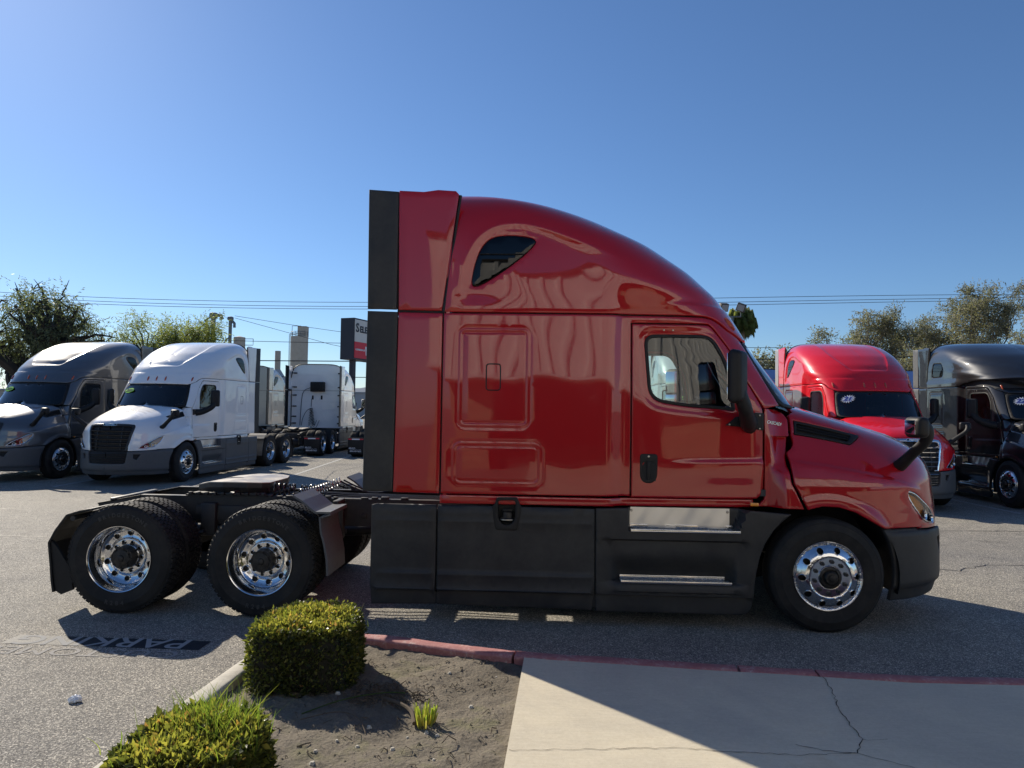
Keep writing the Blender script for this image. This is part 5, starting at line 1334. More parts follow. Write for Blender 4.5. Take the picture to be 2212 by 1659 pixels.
# ------------------------------------------------------------------ vegetation
def leaf_mat(name, cols, trans=.45, rough=.45):
    m = bpy.data.materials.new(name); m.use_nodes = True; nt = m.node_tree; p = nt.nodes["Principled BSDF"]; out = nt.nodes["Material Output"]
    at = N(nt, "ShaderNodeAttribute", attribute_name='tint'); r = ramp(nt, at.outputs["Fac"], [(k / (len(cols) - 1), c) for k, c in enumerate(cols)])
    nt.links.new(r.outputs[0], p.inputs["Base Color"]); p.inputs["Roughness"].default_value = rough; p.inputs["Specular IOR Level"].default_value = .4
    tr = N(nt, "ShaderNodeBsdfTranslucent"); c2 = mix(nt, .6, r.outputs[0], (.9, 1.0, .25), 'MULTIPLY'); sc_ = mix(nt, 1.0, c2, (2.2, 2.2, 2.0), 'MULTIPLY'); nt.links.new(sc_, tr.inputs[0])
    mx = N(nt, "ShaderNodeMixShader"); mx.inputs[0].default_value = trans; nt.links.new(p.outputs[0], mx.inputs[1]); nt.links.new(tr.outputs[0], mx.inputs[2]); nt.links.new(mx.outputs[0], out.inputs[0]); return m
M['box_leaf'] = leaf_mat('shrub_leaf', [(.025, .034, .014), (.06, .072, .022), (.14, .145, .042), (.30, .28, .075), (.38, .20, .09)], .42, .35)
M['grass'] = leaf_mat('grass_blade', [(.06, .10, .02), (.13, .18, .035), (.24, .25, .06), (.38, .32, .13)], .5)
M['willow'] = leaf_mat('willow_leaf', [(.05, .058, .04), (.085, .098, .065), (.13, .145, .095), (.18, .19, .12)], .42, .5)
M['pale_willow'] = leaf_mat('pale_willow_leaf', [(.08, .095, .045), (.14, .16, .065), (.21, .23, .085), (.28, .285, .11)], .5, .5)
M['gum'] = leaf_mat('gum_leaf', [(.10, .098, .08), (.15, .145, .12), (.21, .20, .165), (.27, .24, .19)], .35, .6)
M['palm'] = leaf_mat('palm_frond', [(.09, .11, .06), (.17, .20, .09), (.30, .30, .15)], .4, .5)
M['bark'] = mat('dark_bark', (.035, .028, .022), .9, build=lambda m, nt, p: bump(nt, p, noise(nt, 18, 5, .7, objco(nt)).outputs[0], .8, .03))
M['pale_bark'] = mat('pale_bark', (.24, .20, .16), .85, build=lambda m, nt, p: bump(nt, p, noise(nt, 18, 5, .7, objco(nt)).outputs[0], .5, .03))
M['twig'] = mat('twig_brown', (.10, .075, .05), .9)
M['core'] = mat('shrub_dark_core', (.02, .018, .010), .95)

def leaves(P_, D, L, W_, rng, tint, fold=.25):
    """pointed leaves: base P, direction D, length L, width W; four corners folded along the rib"""
    n = len(P_); D = D / np.linalg.norm(D, axis=1)[:, None]; u = rng.normal(size=(n, 3)); u -= (u * D).sum(1)[:, None] * D; u /= np.linalg.norm(u, axis=1)[:, None]; v = np.cross(D, u)
    L = np.broadcast_to(L, (n,))[:, None]; W_ = np.broadcast_to(W_, (n,))[:, None]
    V = np.stack([P_, P_ + D * L * .45 + u * W_ / 2 + v * W_ * fold, P_ + D * L, P_ + D * L * .45 - u * W_ / 2 + v * W_ * fold], 1).reshape(-1, 3)
    i = np.arange(n) * 4; F = np.concatenate([np.stack([i, i + 1, i + 2], 1), np.stack([i, i + 2, i + 3], 1)]); return V, F, np.concatenate([tint, tint])

def shrub(cx, cy, hx, hy, z0, z1, n, seed, leafsize, label, tufts):
    leafsize = leafsize * 1.35
    T = empty('clipped_shrub', (cx, cy, z0)); T['label'] = label; T['category'] = 'shrub'; T['group'] = 'clipped shrubs in the planting bed'
    rng = np.random.default_rng(seed); H = z1 - z0
    def surf(k):
        # superellipsoid-like clipped block with softened top edge
        th = rng.uniform(0, 2 * math.pi, k); top = rng.random(k) < .46; e = 3.0
        c, s = np.cos(th), np.sin(th); rr = (np.abs(c) ** e + np.abs(s) ** e) ** (-1 / e); lump = 1 + .05 * np.sin(3 * th + seed) + .03 * np.sin(7 * th)
        q = np.where(top, np.sqrt(rng.random(k)), 1.0); zz = np.where(top, 1, rng.random(k) ** .9); f = np.where(top, 1, 1 - .10 * np.maximum(zz - .75, 0) / .25 - .05 * np.maximum(.25 - zz, 0) / .25)
        x = hx * c * rr * lump * q * np.where(top, .93, f); y = hy * s * rr * lump * q * np.where(top, .93, f); z = H * zz + np.where(top, -.06 * q ** 5 + .012 * np.sin(x * 23 + seed) + .012 * np.sin(y * 19), 0)
        n_ = np.stack([np.where(top, .3 * c * q, c), np.where(top, .3 * s * q, s), np.where(top, 1.0, .25)], 1); return np.stack([x, y, z], 1), n_, top
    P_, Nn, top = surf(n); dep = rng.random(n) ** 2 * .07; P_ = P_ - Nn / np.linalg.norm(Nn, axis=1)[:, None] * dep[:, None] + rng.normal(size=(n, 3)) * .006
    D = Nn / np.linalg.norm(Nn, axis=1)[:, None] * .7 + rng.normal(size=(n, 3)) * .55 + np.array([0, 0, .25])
    tint = np.clip(rng.normal(.30, .14, n) + np.where(top, .30, 0) - dep * 2 + (rng.random(n) < .06) * .35, 0, 1)  # light put into the tint: sunlit top leaves paler, buried ones darker
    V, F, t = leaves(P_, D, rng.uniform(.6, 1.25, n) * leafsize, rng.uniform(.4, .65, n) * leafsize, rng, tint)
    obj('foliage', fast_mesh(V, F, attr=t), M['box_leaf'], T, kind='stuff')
    b = MB(); b.box((0, 0, H * .47), (hx * 1.76, hy * 1.76, H * .88), .09, seg=3); b.build('dark_core', M['core'], T)  # solid dark block added to stop see-through, standing for the shaded inside
    # woody twigs at the foot
    b = MB(); rg = random.Random(seed)
    for k in range(26):
        a = rg.uniform(0, 6.28); p = Vector((hx * .6 * math.cos(a), hy * .6 * math.sin(a), -.02)); q = Vector((hx * .92 * math.cos(a + .3), hy * .92 * math.sin(a + .3), rg.uniform(.08, H * .7))); b.tube([p, (p + q) / 2 + Vector((rg.uniform(-.03, .03), rg.uniform(-.03, .03), 0)), q], [.006, .005, .003], 5)
    b.build('stem', M['twig'], T, kind='stuff')
    # grass growing up through it
    k = len(tufts); pts = []; 
    for (tx, ty, sp, cnt, ln) in tufts:
        a = rng.normal(size=(cnt, 2)) * sp; pts.append(np.stack([tx + a[:, 0], ty + a[:, 1], np.full(cnt, H - .06), np.full(cnt, ln)], 1))
    pts = np.concatenate(pts); n2 = len(pts); D2 = np.stack([rng.normal(size=n2) * .22, rng.normal(size=n2) * .22, np.ones(n2)], 1)
    V, F = [], []; rows = 4; ln = pts[:, 3] * rng.uniform(.55, 1.25, n2); bend = rng.normal(size=(n2, 2)) * .30; wd = rng.uniform(.0018, .0038, n2); an = rng.uniform(0, 6.28, n2)
    for j in range(rows + 1):
        f = j / rows; c = pts[:, :3] + D2 * (ln * f)[:, None]; c[:, :2] += bend * (ln * f ** 2)[:, None]; w_ = wd * (1 - f ** 2 * .9); off = np.stack([np.cos(an) * w_, np.sin(an) * w_, 0 * an], 1); V.append(c - off); V.append(c + off)
    V = np.stack(V, 1).reshape(-1, 3); i = np.arange(n2) * (2 * rows + 2); F = np.concatenate([np.stack([i + 2 * j, i + 2 * j + 1, i + 2 * j + 3, i + 2 * j + 2], 1) for j in range(rows)])
    obj('grass', fast_mesh(V, F, attr=np.tile(np.clip(rng.normal(.35, .2, n2), 0, 1), rows)), M['grass'], T, kind='stuff')
    return T
shrub(-1.575, 4.92, .345, .385, .06, .51, 17000, 3, .024, 'farther clipped shrub beside the rear tyre, grass poking through its top', [(-.10, -.02, .05, 60, .10), (-.05, .10, .05, 40, .09), (.20, .12, .12, 22, .08), (-.2, 0, .1, 12, .08)])
shrub(-1.525, 3.17, .285, .33, .06, .49, 15000, 8, .034, 'clipped shrub cut by the bottom edge of the photo, thick with long grass', [(.03, .12, .08, 300, .17), (.12, .05, .07, 150, .15), (.0, -.05, .12, 120, .12), (-.12, .16, .08, 30, .10)])

# cut-back grass stump, litter, stones
def tuft():
    T = empty('cut_grass_clump', (-.66, 4.24, .085)); T['label'] = 'small clump of cut-back yellow grass standing alone on the bare soil'; T['category'] = 'plant'
    rng = np.random.default_rng(4); n = 90; a = rng.uniform(0, 6.28, n); r = np.sqrt(rng.random(n)) * .05; V = []; rows = 3; ln = rng.uniform(.07, .15, n); wd = rng.uniform(.004, .007, n)
    for j in range(rows + 1):
        f = j / rows; c = np.stack([np.cos(a) * r * (1 + .55 * f), np.sin(a) * r * (1 + .55 * f), -.02 + ln * f], 1); w_ = wd * (1 - .45 * f); off = np.stack([-np.sin(a * 3) * w_, np.cos(a * 3) * w_, 0 * a], 1); V += [c - off, c + off]
    V = np.stack(V, 1).reshape(-1, 3); i = np.arange(n) * (2 * rows + 2); F = np.concatenate([np.stack([i + 2 * j, i + 2 * j + 1, i + 2 * j + 3, i + 2 * j + 2], 1) for j in range(rows)])
    obj('blades', fast_mesh(V, F, attr=np.concatenate([np.full(n, v) + rng.normal(size=n) * .08 for v in (.95, .85, .45)])), M['grass'], T, kind='stuff')
tuft()
b = MB(); b.tube(chaikin(np.array([(-1.0, 4.55, .11), (-.88, 4.45, .13), (-.76, 4.36, .12), (-.72, 4.22, .10)]), 2), .013, 7)
o = b.build('cut_root', M['twig']); o['label'] = 'thick grey cut root curving over the soil between shrub and grass clump'; o['category'] = 'root'
b = MB(); b.tube(chaikin(np.array([(-1.42, 4.30, .10), (-1.2, 4.42, .15), (-.95, 4.52, .16), (-.84, 4.56, .14)]), 2), .004, 5); o = b.build('grass_stalk', M['grass']); o['label'] = 'long green grass stalk lying across the soil'; o['category'] = 'stalk'
b = MB(); b.tube(chaikin(np.array([(-1.40, 4.22, .10), (-1.2, 4.30, .13), (-1.05, 4.24, .12), (-.98, 4.10, .09)]), 2), .003, 5); o = b.build('grass_stalk', M['twig']); o['label'] = 'dry brown grass stalk bent in an arc on the soil'; o['category'] = 'stalk'
def debris():
    b = MB(); rg = random.Random(12)
    for k in range(420):
        x, y = rg.uniform(-1.95, -.2), rg.uniform(2.9, 5.4)
        if rg.random() < .62: x = rg.gauss(-1.02, .15); y = rg.gauss(4.58, .09)
        z = float(bedf(np.array(x), np.array(y))[2]); a = rg.uniform(0, 6.28); l = rg.uniform(.02, .09); b.tube([(x, y, z + .003), (x + l * .5 * math.cos(a), y + l * .5 * math.sin(a), z + .010 + rg.random() * .02), (x + l * math.cos(a + .4), y + l * math.sin(a + .4), z + .004)], rg.uniform(.0014, .0034), 4)
    o = b.build('twig_litter', M['twig'], kind='stuff'); 
    for k in range(26):
        x, y = rg.uniform(-1.6, -.22), rg.uniform(3.0, 5.2); r = rg.uniform(.008, .02); z = float(bedf(np.array(x), np.array(y))[2]); m_ = MB()
        V = [(x + r * math.cos(i * 1.047) * rg.uniform(.8, 1.3), y + r * math.sin(i * 1.047) * rg.uniform(.7, 1.1), z) for i in range(6)]; V2 = [(x + (p[0] - x) * .6, y + (p[1] - y) * .6, z + r * .8) for p in V]
        m_.add(V + V2, [(i, (i + 1) % 6, 6 + (i + 1) % 6, 6 + i) for i in range(6)] + [tuple(range(6, 12))], True); m_.build('pebble', M['kerb'], kind='stuff')
debris()
def clods():
    rg = np.random.default_rng(21); V = []; F = []; n = 0
    for k in range(1500):
        x, y = rg.uniform(-1.98, -.16), rg.uniform(2.8, 5.45); r = .003 + .010 * rg.random() ** 3; z = float(bedf(np.array(x), np.array(y))[2])
        if x > -.13 - .04 * (5.3 - y) - .03 or (y > 5.25 and x < -.3 and y > 5.38 - (x + .5) * .3): continue
        P = np.array([(1, 0, 0), (.3, .95, .1), (-.8, .6, 0), (-.8, -.6, 0), (.3, -.95, .1), (0, 0, .9)]) * r * rg.uniform(.7, 1.3, (6, 1)) + (x, y, z); V += list(P); F += [(n + i, n + (i + 1) % 5, n + 5) for i in range(5)]; n += 6
    obj('soil_clods', fast_mesh(np.array(V), np.array(F), smooth=True), M['soil'])['kind'] = 'stuff'
clods()
def paper():
    rg = random.Random(3); bm = bmesh.new(); bmesh.ops.create_icosphere(bm, subdivisions=3, radius=.034)
    for v in bm.verts: n_ = v.co.normalized(); v.co *= 1 + .22 * math.sin(n_.x * 7 + 1) * math.sin(n_.y * 9) + rg.uniform(-.08, .08); v.co.z = max(v.co.z, -.021) * .72; v.co.x *= 1.1
    me = bpy.data.meshes.new('m'); bm.to_mesh(me); bm.free(); o = obj('crumpled_paper', me, M['white'], loc=(-3.02, 4.60, .017)); o['label'] = 'crumpled white ball of paper lying on the sunlit asphalt'; o['category'] = 'litter'
paper()

# ------------------------------------------------------------------ trees
def tree(name, base, lo, hi, seed, nleaf, leaf, lsize, bark, label, group, clumps=60, droop=.3, trunk=.25, sig=1.0, hollow=.35, limbs=7):
    """lo, hi: corners of the box that the crown fills; clumps of leaves carried by limbs that fork from the trunk"""
    T = empty(name, base); T['label'] = label; T['category'] = 'tree'; T['group'] = group
    rng = np.random.default_rng(seed); base = np.array(base, float); lo = np.array(lo, float) - base; hi = np.array(hi, float) - base; c = (lo + hi) / 2; h = (hi - lo) / 2
    # lobes give the outline its bulges
    nl = 7; lc = rng.normal(size=(nl, 3)) * .38; lc[:, 2] = rng.uniform(-.5, .55, nl); lr = rng.uniform(.38, .60, nl); C_ = []
    while len(C_) < clumps:
        i = rng.integers(nl); d = rng.normal(size=3); d /= np.linalg.norm(d); q = lc[i] + d * lr[i] * rng.uniform(hollow, 1.0) ** .6
        if np.all(np.abs(q) < 1.0): C_.append(q)
    C_ = np.array(C_); mx_ = np.abs(C_).max(0); top = C_[:, 2].max(); C_[:, :2] /= mx_[:2]; C_[:, 2] = -1 + 2 * (C_[:, 2] - C_[:, 2].min()) / (top - C_[:, 2].min()); s0 = sig * np.linalg.norm(h) / (clumps ** .42) * .55
    P0 = c + C_ * (h - s0 * .55)
    fork = np.array([0, 0, max(.8, lo[2] * .8)]); b = MB(); b.tube([(0, 0, 0), tuple(fork * .5 + rng.normal(size=3) * .06), tuple(fork)], [trunk, trunk * .85, trunk * .8], 9, caps=False)
    L_ = P0[rng.choice(clumps, limbs, replace=False)]; L_ = fork + (L_ - fork) * .62
    def bez(a, z, r0, r1, n_=6, j=.12, seg=5):
        d = z - a; m = a + d * .5 + np.array([0, 0, .12 * np.linalg.norm(d)]) + rng.normal(size=3) * j * np.linalg.norm(d); pts = []
        for k in range(n_ + 1):
            t = k / n_; pts.append(tuple((1 - t) ** 2 * a + 2 * t * (1 - t) * m + t * t * z + rng.normal(size=3) * .02 * np.linalg.norm(d)))
        b.tube(pts, [r0 + (r1 - r0) * k / n_ for k in range(n_ + 1)], seg, caps=False)
    for q in L_: bez(fork, q, trunk * .6, trunk * .30, 7, .14, 7)
    for q in P0:
        k = np.argmin(np.linalg.norm(L_ - q, axis=1)); bez(L_[k], q, trunk * .24, trunk * .06, 5, .12, 4)
        for _ in range(3): bez(q, q + rng.normal(size=3) * s0 * .9, trunk * .06, trunk * .02, 2, .1, 3)
    b.build('trunk', M[bark], T)
    n = nleaf; gsz = 10; ng = n // gsz + 1; ci = rng.integers(0, clumps, ng); gc = P0[ci] + rng.normal(size=(ng, 3)) * s0 * np.array([.62, .62, .5])
    tw = rng.normal(size=(ng, 3)) + np.array([0, 0, .5 - 2.2 * droop]); tw /= np.linalg.norm(tw, axis=1)[:, None]; gi = np.arange(n) // gsz; t_ = (np.arange(n) % gsz / gsz)[:, None]
    P_ = gc[gi] + tw[gi] * t_ * lsize * 4.5 + rng.normal(size=(n, 3)) * lsize * .2; D = tw[gi] + rng.normal(size=(n, 3)) * .6 + np.array([0, 0, -droop])
    ct = rng.normal(size=clumps) * .12; tint = np.clip(.45 + ct[ci][gi] + .12 * rng.normal(size=ng)[gi] + rng.normal(size=n) * .12, 0, 1)
    V, F, t = leaves(P_, D, rng.uniform(.7, 1.3, n) * lsize, lsize * .22 if leaf != 'gum' else lsize * .40, rng, tint); obj('crown', fast_mesh(V, F, attr=t), M[leaf], T); return T
tree('willow_tree', (-18.9, 25.5, 0), (-23.6, 22.6, 2.2), (-14.5, 28.5, 6.5), 11, 15000, 'willow', .15, 'bark', 'dark drooping willow with thick black limbs behind the grey truck', 'willow trees behind the left row', clumps=120, droop=.5, trunk=.46, limbs=12, sig=.72, hollow=.25)
tree('willow_tree', (-17.0, 31.5, 0), (-19.2, 29.5, 2.6), (-14.3, 33.5, 6.1), 23, 26000, 'pale_willow', .14, 'bark', 'pale yellow-green willow rising behind the two left trucks', 'willow trees behind the left row', clumps=80, droop=.3, trunk=.2, sig=1.1, hollow=.15)
G2 = 'gum trees behind the right row'
for k, (x0, x1, y, zt, zl, lab) in enumerate([(24.6, 30.2, 60, 10.6, 3.0, 'grey-green gum tree at the left end of the right-hand tree belt'), (28.4, 34.4, 62, 10.2, 3.0, 'lower brownish gum tree, second from the left in the tree belt'), (29.0, 35.4, 57, 10.9, 3.2, 'grey-brown gum tree with pale limbs, third from the left in the tree belt'),
        (29.4, 36.4, 54, 11.9, 3.5, 'tallest gum tree of the belt, with a feathery top crossing the wires'), (30.6, 36.2, 49, 10.7, 3.0, 'spindly gum tree at the right edge of the photo, thin tip above the rest'), (34.0, 40.5, 53, 10.2, 3.0, 'broad grey gum tree cut off by the right edge of the photo'), (25.8, 32.5, 55, 7.6, 1.5, 'low brushy gum tree showing between the bright red and the black truck'), (32.0, 39, 47, 7.8, 1.5, 'low dense gum tree just over the roof of the black truck')]):
    tree('gum_tree', ((x0 + x1) / 2, y, 0), (x0, y - 2.2, zl), (x1, y + 2.2, zt), 40 + k, 19000, 'gum', .17, 'pale_bark', lab, G2, clumps=110, droop=.15, trunk=.15, limbs=12, sig=.72, hollow=.1)
tree('gum_tree', (30.2, 80, 0), (28.7, 79, 6.5), (31.9, 81, 11.1), 61, 2200, 'gum', .26, 'pale_bark', 'small far tree with two airy tufts above the bright red roof', 'far trees on the right', clumps=14, droop=.1, trunk=.10, sig=.5)
tree('gum_tree', (20.6, 70, 0), (18.6, 69, 2.5), (22.4, 72, 7.3), 62, 6500, 'gum', .30, 'pale_bark', 'rounded far tree over the blue truck, left of the pair', 'far trees on the right', clumps=50, droop=.1, trunk=.12, sig=.9)
tree('gum_tree', (23.6, 71, 0), (22.0, 69.5, 2.5), (25.8, 72, 7.9), 63, 6500, 'gum', .30, 'pale_bark', 'taller far tree over the blue truck, right of the pair', 'far trees on the right', clumps=50, droop=.1, trunk=.12, sig=.9)
def palm():
    T = empty('fan_palm', (13.3, 48, 0)); T['label'] = 'fan palm with drooping fronds behind the floodlights'; T['category'] = 'palm'
    b = MB(); b.tube([(0, 0, 0), (.1, 0, 4), (0, 0, 8.2)], [.28, .22, .24], 10); b.build('trunk', M['pale_bark'], T)
    rng = np.random.default_rng(9)
    for k in range(26):
        a = 2.399 * k; el = .95 - 1.9 * (k / 26); V = []; F = []; tt = []; c = np.array([0, 0, 8.3]); d = np.array([math.cos(a) * math.cos(el), math.sin(a) * math.cos(el), math.sin(el)]); h = c + d * .55; s_ = np.cross(d, [0, 0, 1.0]); s_ /= np.linalg.norm(s_); up = np.cross(s_, d)
        for j in range(36):
            an = -1.35 + 2.7 * j / 35; e = d * math.cos(an) + s_ * math.sin(an); L = .72 * (1 - .18 * abs(an)); w_ = np.cross(e, up) * .016; p1 = h + e * L * .6 + up * .04; p2 = h + e * L * .80 - np.array([0, 0, .50 + .25 * rng.random()]); o_ = len(V); V += [h, p1 + w_, p2, p1 - w_]; F += [(o_, o_ + 1, o_ + 2), (o_, o_ + 2, o_ + 3)]; t0 = min(1, max(0, .55 + .35 * (el))) ; tt += [t0 + rng.normal() * .1] * 2
        V.append(c); o_ = len(V) - 1; V.append(h + up * .02); V.append(h - s_ * .02); F.append((o_, o_ + 1, o_ + 2)); tt.append(.3)
        obj('frond', fast_mesh(np.array(V), np.array(F), attr=np.array(tt)), M['palm'], T)
palm()

# ------------------------------------------------------------------ building behind the camera: block wall, ribbed fascia (seen in the paintwork)
def _block(m, nt, p):
    pos = geo_pos(nt); mp = N(nt, "ShaderNodeMapping"); mp.inputs["Rotation"].default_value = (R(90), 0, 0); nt.links.new(pos, mp.inputs[0]); br = N(nt, "ShaderNodeTexBrick"); nt.links.new(mp.outputs[0], br.inputs["Vector"]); br.inputs["Scale"].default_value = 1; br.inputs["Brick Width"].default_value = .42; br.inputs["Row Height"].default_value = .21; br.inputs["Mortar Size"].default_value = .006
    br.inputs["Color1"].default_value = (.40, .31, .20, 1); br.inputs["Color2"].default_value = (.34, .26, .17, 1); br.inputs["Mortar"].default_value = (.16, .13, .10, 1); nt.links.new(br.outputs[0], p.inputs["Base Color"])
M['block'] = mat('tan_block', (.4, .3, .2), .9, build=_block); M['fascia'] = mat('ribbed_metal', (.80, .79, .76), .5, spec=.4); M['fascia_dark'] = mat('fascia_trim', (.06, .05, .045), .6)
def building():
    T = empty('dealership_building', (5, -4.2, 0)); T['label'] = 'showroom with a ribbed pale metal fascia over dark glass, mirrored in the red paint'; T['category'] = 'building'
    for x0, x1 in ((-7.3, -6.3), (-.55, .9), (6.4, 7.2)): MB().box(((x0 + x1) / 2, -1.1, 1.5), (x1 - x0, .5, 3.0)).build('block_pier', M['block'], T)
    MB().box((.7, -3.4, 1.6), (16, 4, 3.2)).build('wall', M['fascia_dark'], T)
    for k in range(8):
        x = -6.3 + 2.0 * k; f = MB().box((x, -1.36, 1.55), (1.94, .06, 2.7), .01).build('window', M['fascia_dark'], T); MB().box((x, -1.32, 1.55), (1.80, .02, 2.5)).build('pane', M['dark_glass'], f)
    b = MB(); x = -7.35
    V = []; F = []
    while x < 11.4:
        o_ = len(V)
        for dx, y in ((0, .54), (.29, .54), (.32, .61), (.40, .61)): V += [(x + dx, y, 2.95), (x + dx, y, 6.0)]
        F += [(o_ + 2 * i, o_ + 2 * i + 2, o_ + 2 * i + 3, o_ + 2 * i + 1) for i in range(3)]; x += .44; F.append((o_ + 6, len(V), len(V) + 1, o_ + 7))
    V += [(x, .55, 2.95), (x, .55, 6.0)]; b.add(V, F); b.build('ribbed_fascia', M['fascia'], T, kind='stuff')
    MB().box((2.1, -1.8, 6.05), (19, 4.9, .12)).build('roof_edge', M['fascia_dark'], T); MB().box((2.1, -.6, 2.9), (19, 2.4, .08)).build('soffit', M['fascia'], T)
building()

# ------------------------------------------------------------------ far things: sign, tanks, poles, wires
M['steel'] = mat('weathered_steel', (.16, .18, .19), .6, .4); M['cream'] = mat('cream_paint', (.42, .38, .32), .8, build=dirty((.42, .38, .32), (.30, .26, .20), .6, 6, .6, .05, (.6, .8))); M['sign_dark'] = mat('sign_navy', (.02, .022, .035), .5); M['sign_face'] = mat('sign_cream', (.62, .60, .56), .5); M['haze_wall'] = mat('pale_building', (.38, .39, .41), .9)
def sign():
    T = empty('dealer_sign', (-11.8, 44, 0)); T['label'] = 'tall boxed pylon sign reading SelecTrucks, red and cream, on one black post'; T['category'] = 'sign'
    d = Vector((.33, .944, 0)); n = Vector((.944, -.33, 0)); up = Vector((0, 0, 1)); L = 5.2; w_ = 1.0
    mx = Matrix(((d.x, -n.x, 0, 0), (d.y, -n.y, 0, 0), (0, 0, 1, 0), (0, 0, 0, 1)))   # x along the face, -y out of the face
    def place(o): o.data.transform(mx)
    for nm, bx, m_ in (('sign_box', ((L / 2, w_ / 2, 6.3), (L, w_, 2.62)), 'sign_dark'), ('sign_panel', ((L / 2, -.012, 6.82), (L - .14, .02, 1.40)), 'sign_face'), ('sign_panel', ((L / 2, -.012, 5.60), (L - .14, .02, 1.02)), 'red_print')):
        o = MB().box(*bx).build(nm, M[m_], T); place(o)
    def txt(s, size, x, z, m_, bold=.02):
        t = text_mesh(s, size, .01, bold, align='LEFT'); o = obj('sign_lettering', t, M[m_], T); t.transform(mx @ Matrix.Translation((x, -.035, z)) @ Matrix.Rotation(R(90), 4, 'X'))
    txt('S', .78, .16, 6.98, 'sign_dark'); txt('ELEC', .56, .60, 6.92, 'sign_dark'); txt('T', .78, 2.02, 7.0, 'red_print'); txt('RUCKS', .56, 2.40, 6.92, 'red_print'); txt('of Los Angeles', .34, 2.1, 6.38, 'sign_dark', .008)
    txt('A DIVISION OF', .16, .15, 5.62, 'white_print', .004); txt('VELOCITY', .44, 1.62, 5.70, 'white_print'); txt('VEHICLE GROUP', .17, 1.62, 5.36, 'white_print', .004)
    o = MB().prism([(1.25, 5.88), (1.56, 5.88), (1.42, 5.32), (1.33, 5.32)], 'y', -.04, -.02).build('sign_emblem', M['white_print'], T); place(o)
    o = MB().box((.65, .5, 2.5), (.30, .30, 5.0)).build('sign_post', M['sign_dark'], T); place(o)
sign()
def pole_thing(name, loc, label, cat, parts):
    T = empty(name, loc); T['label'] = label; T['category'] = cat
    for nm, mb_, m_ in parts: mb_.build(nm, M[m_], T)
    return T
t1 = MB().lathe([(1.82, 0), (1.82, 17.0), (.0001, 17.1)], 32, 'z'); t2 = MB().box((.75, 0, 18.1), (1.9, 1.6, 2.2)); t3 = MB()
for z in (17.5, 18.0): t3.tube([(1.8 * math.cos(a), 1.8 * math.sin(a), z) for a in np.linspace(0, 6.28, 20)], .05, 4)
for a in np.linspace(0, 6.28, 12): t3.tube([(1.8 * math.cos(a), 1.8 * math.sin(a), 17), (1.8 * math.cos(a), 1.8 * math.sin(a), 18)], .04, 4)
t3.tube([(-1.3, -1, 17), (-1.3, -1, 19.2), (.6, -1, 19.2)], .07, 4); t4 = MB(); t4.tube([(-2.1, -.4, 2), (-2.1, -.4, 17.5)], .05, 4); t4.tube([(-1.7, -1.0, 2), (-1.7, -1.0, 17.5)], .05, 4)
pole_thing('storage_silo', (-52.0, 150, 0), 'tall cream cylinder silo with a box and railings on its roof', 'silo', [('tank', t1, 'cream'), ('roof_box', t2, 'cream'), ('railing', t3, 'steel'), ('ladder', t4, 'steel')])
a = MB(); a.tube([(0, 0, 0), (0, 0, 14.6)], .32, 12); c = MB(); c.box((0, 0, 14.9), (1.1, .8, .9), .25); c.tube([(.3, 0, 15.0), (1.1, 0, 14.9), (1.3, 0, 14.4)], .25, 8); e = MB(); e.tube([(-.3, 0, 14.8), (-1.1, 0, 14.2), (-1.15, 0, 4)], .13, 8)
pole_thing('elevator_leg', (-47.3, 100, 0), 'grey bucket-elevator pipe with a bulky head beside the pale willow, taller of the pair', 'pipe', [('pipe', a, 'steel'), ('head', c, 'steel'), ('return_pipe', e, 'steel')])
a = MB(); a.tube([(0, 0, 0), (0, 0, 14.2)], .24, 12); c = MB(); c.box((0, 0, 14.5), (.8, .7, .6), .2); c.tube([(.2, 0, 14.2), (.6, 0, 13.8), (.6, 0, 13.2)], .2, 8); e = MB(); e.tube([(0, 0, 12), (-3.2, 0, 8.2)], .09, 6)
pole_thing('elevator_leg', (-44.8, 100, 0), 'thinner grey elevator pipe with a diagonal brace, right of the taller one', 'pipe', [('pipe', a, 'steel'), ('head', c, 'steel'), ('brace', e, 'steel')])
a = MB().lathe([(.8, 0), (.8, 11.8), (.0001, 12)], 20, 'z'); c = MB(); c.tube([(.8, 0, 10.7), (2, 0, 10.7), (2, 0, 11.6)], .05, 4); c.tube([(.8, 0, 11.6), (2, 0, 11.6)], .04, 4)
pole_thing('storage_tank', (-43.4, 100, 0), 'small beige tank with a railing just over the white truck roof', 'tank', [('tank', a, 'cream'), ('railing', c, 'steel')])
a = MB(); a.tube([(0, 0, 8), (0, 0, 11.5)], .48, 12); c = MB(); c.lathe([(1.3, 7), (.5, 8.3)], 16, 'z'); c.box((0, 0, 3.5), (3.2, 3, 7)); e = MB(); e.box((3, 0, 2.6), (4.5, 3, 5.2)); e2 = MB(); e2.box((-4.5, 2, 2.2), (5, 3, 4.4))
pole_thing('process_stack', (-45.3, 120, 0), 'short cream chimney on a pale plant building between the white trucks', 'chimney', [('stack', a, 'cream'), ('cowl', c, 'haze_wall'), ('shed', e, 'haze_wall'), ('shed', e2, 'haze_wall')])
a = MB(); a.tube([(0, 0, 0), (.05, 0, 3), (0, 0, 5.3)], [.34, .26, .3], 10)
pole_thing('palm_stump', (-10.85, 48, 0), 'bare palm trunk standing behind the pylon sign', 'palm', [('trunk', a, 'pale_bark')])
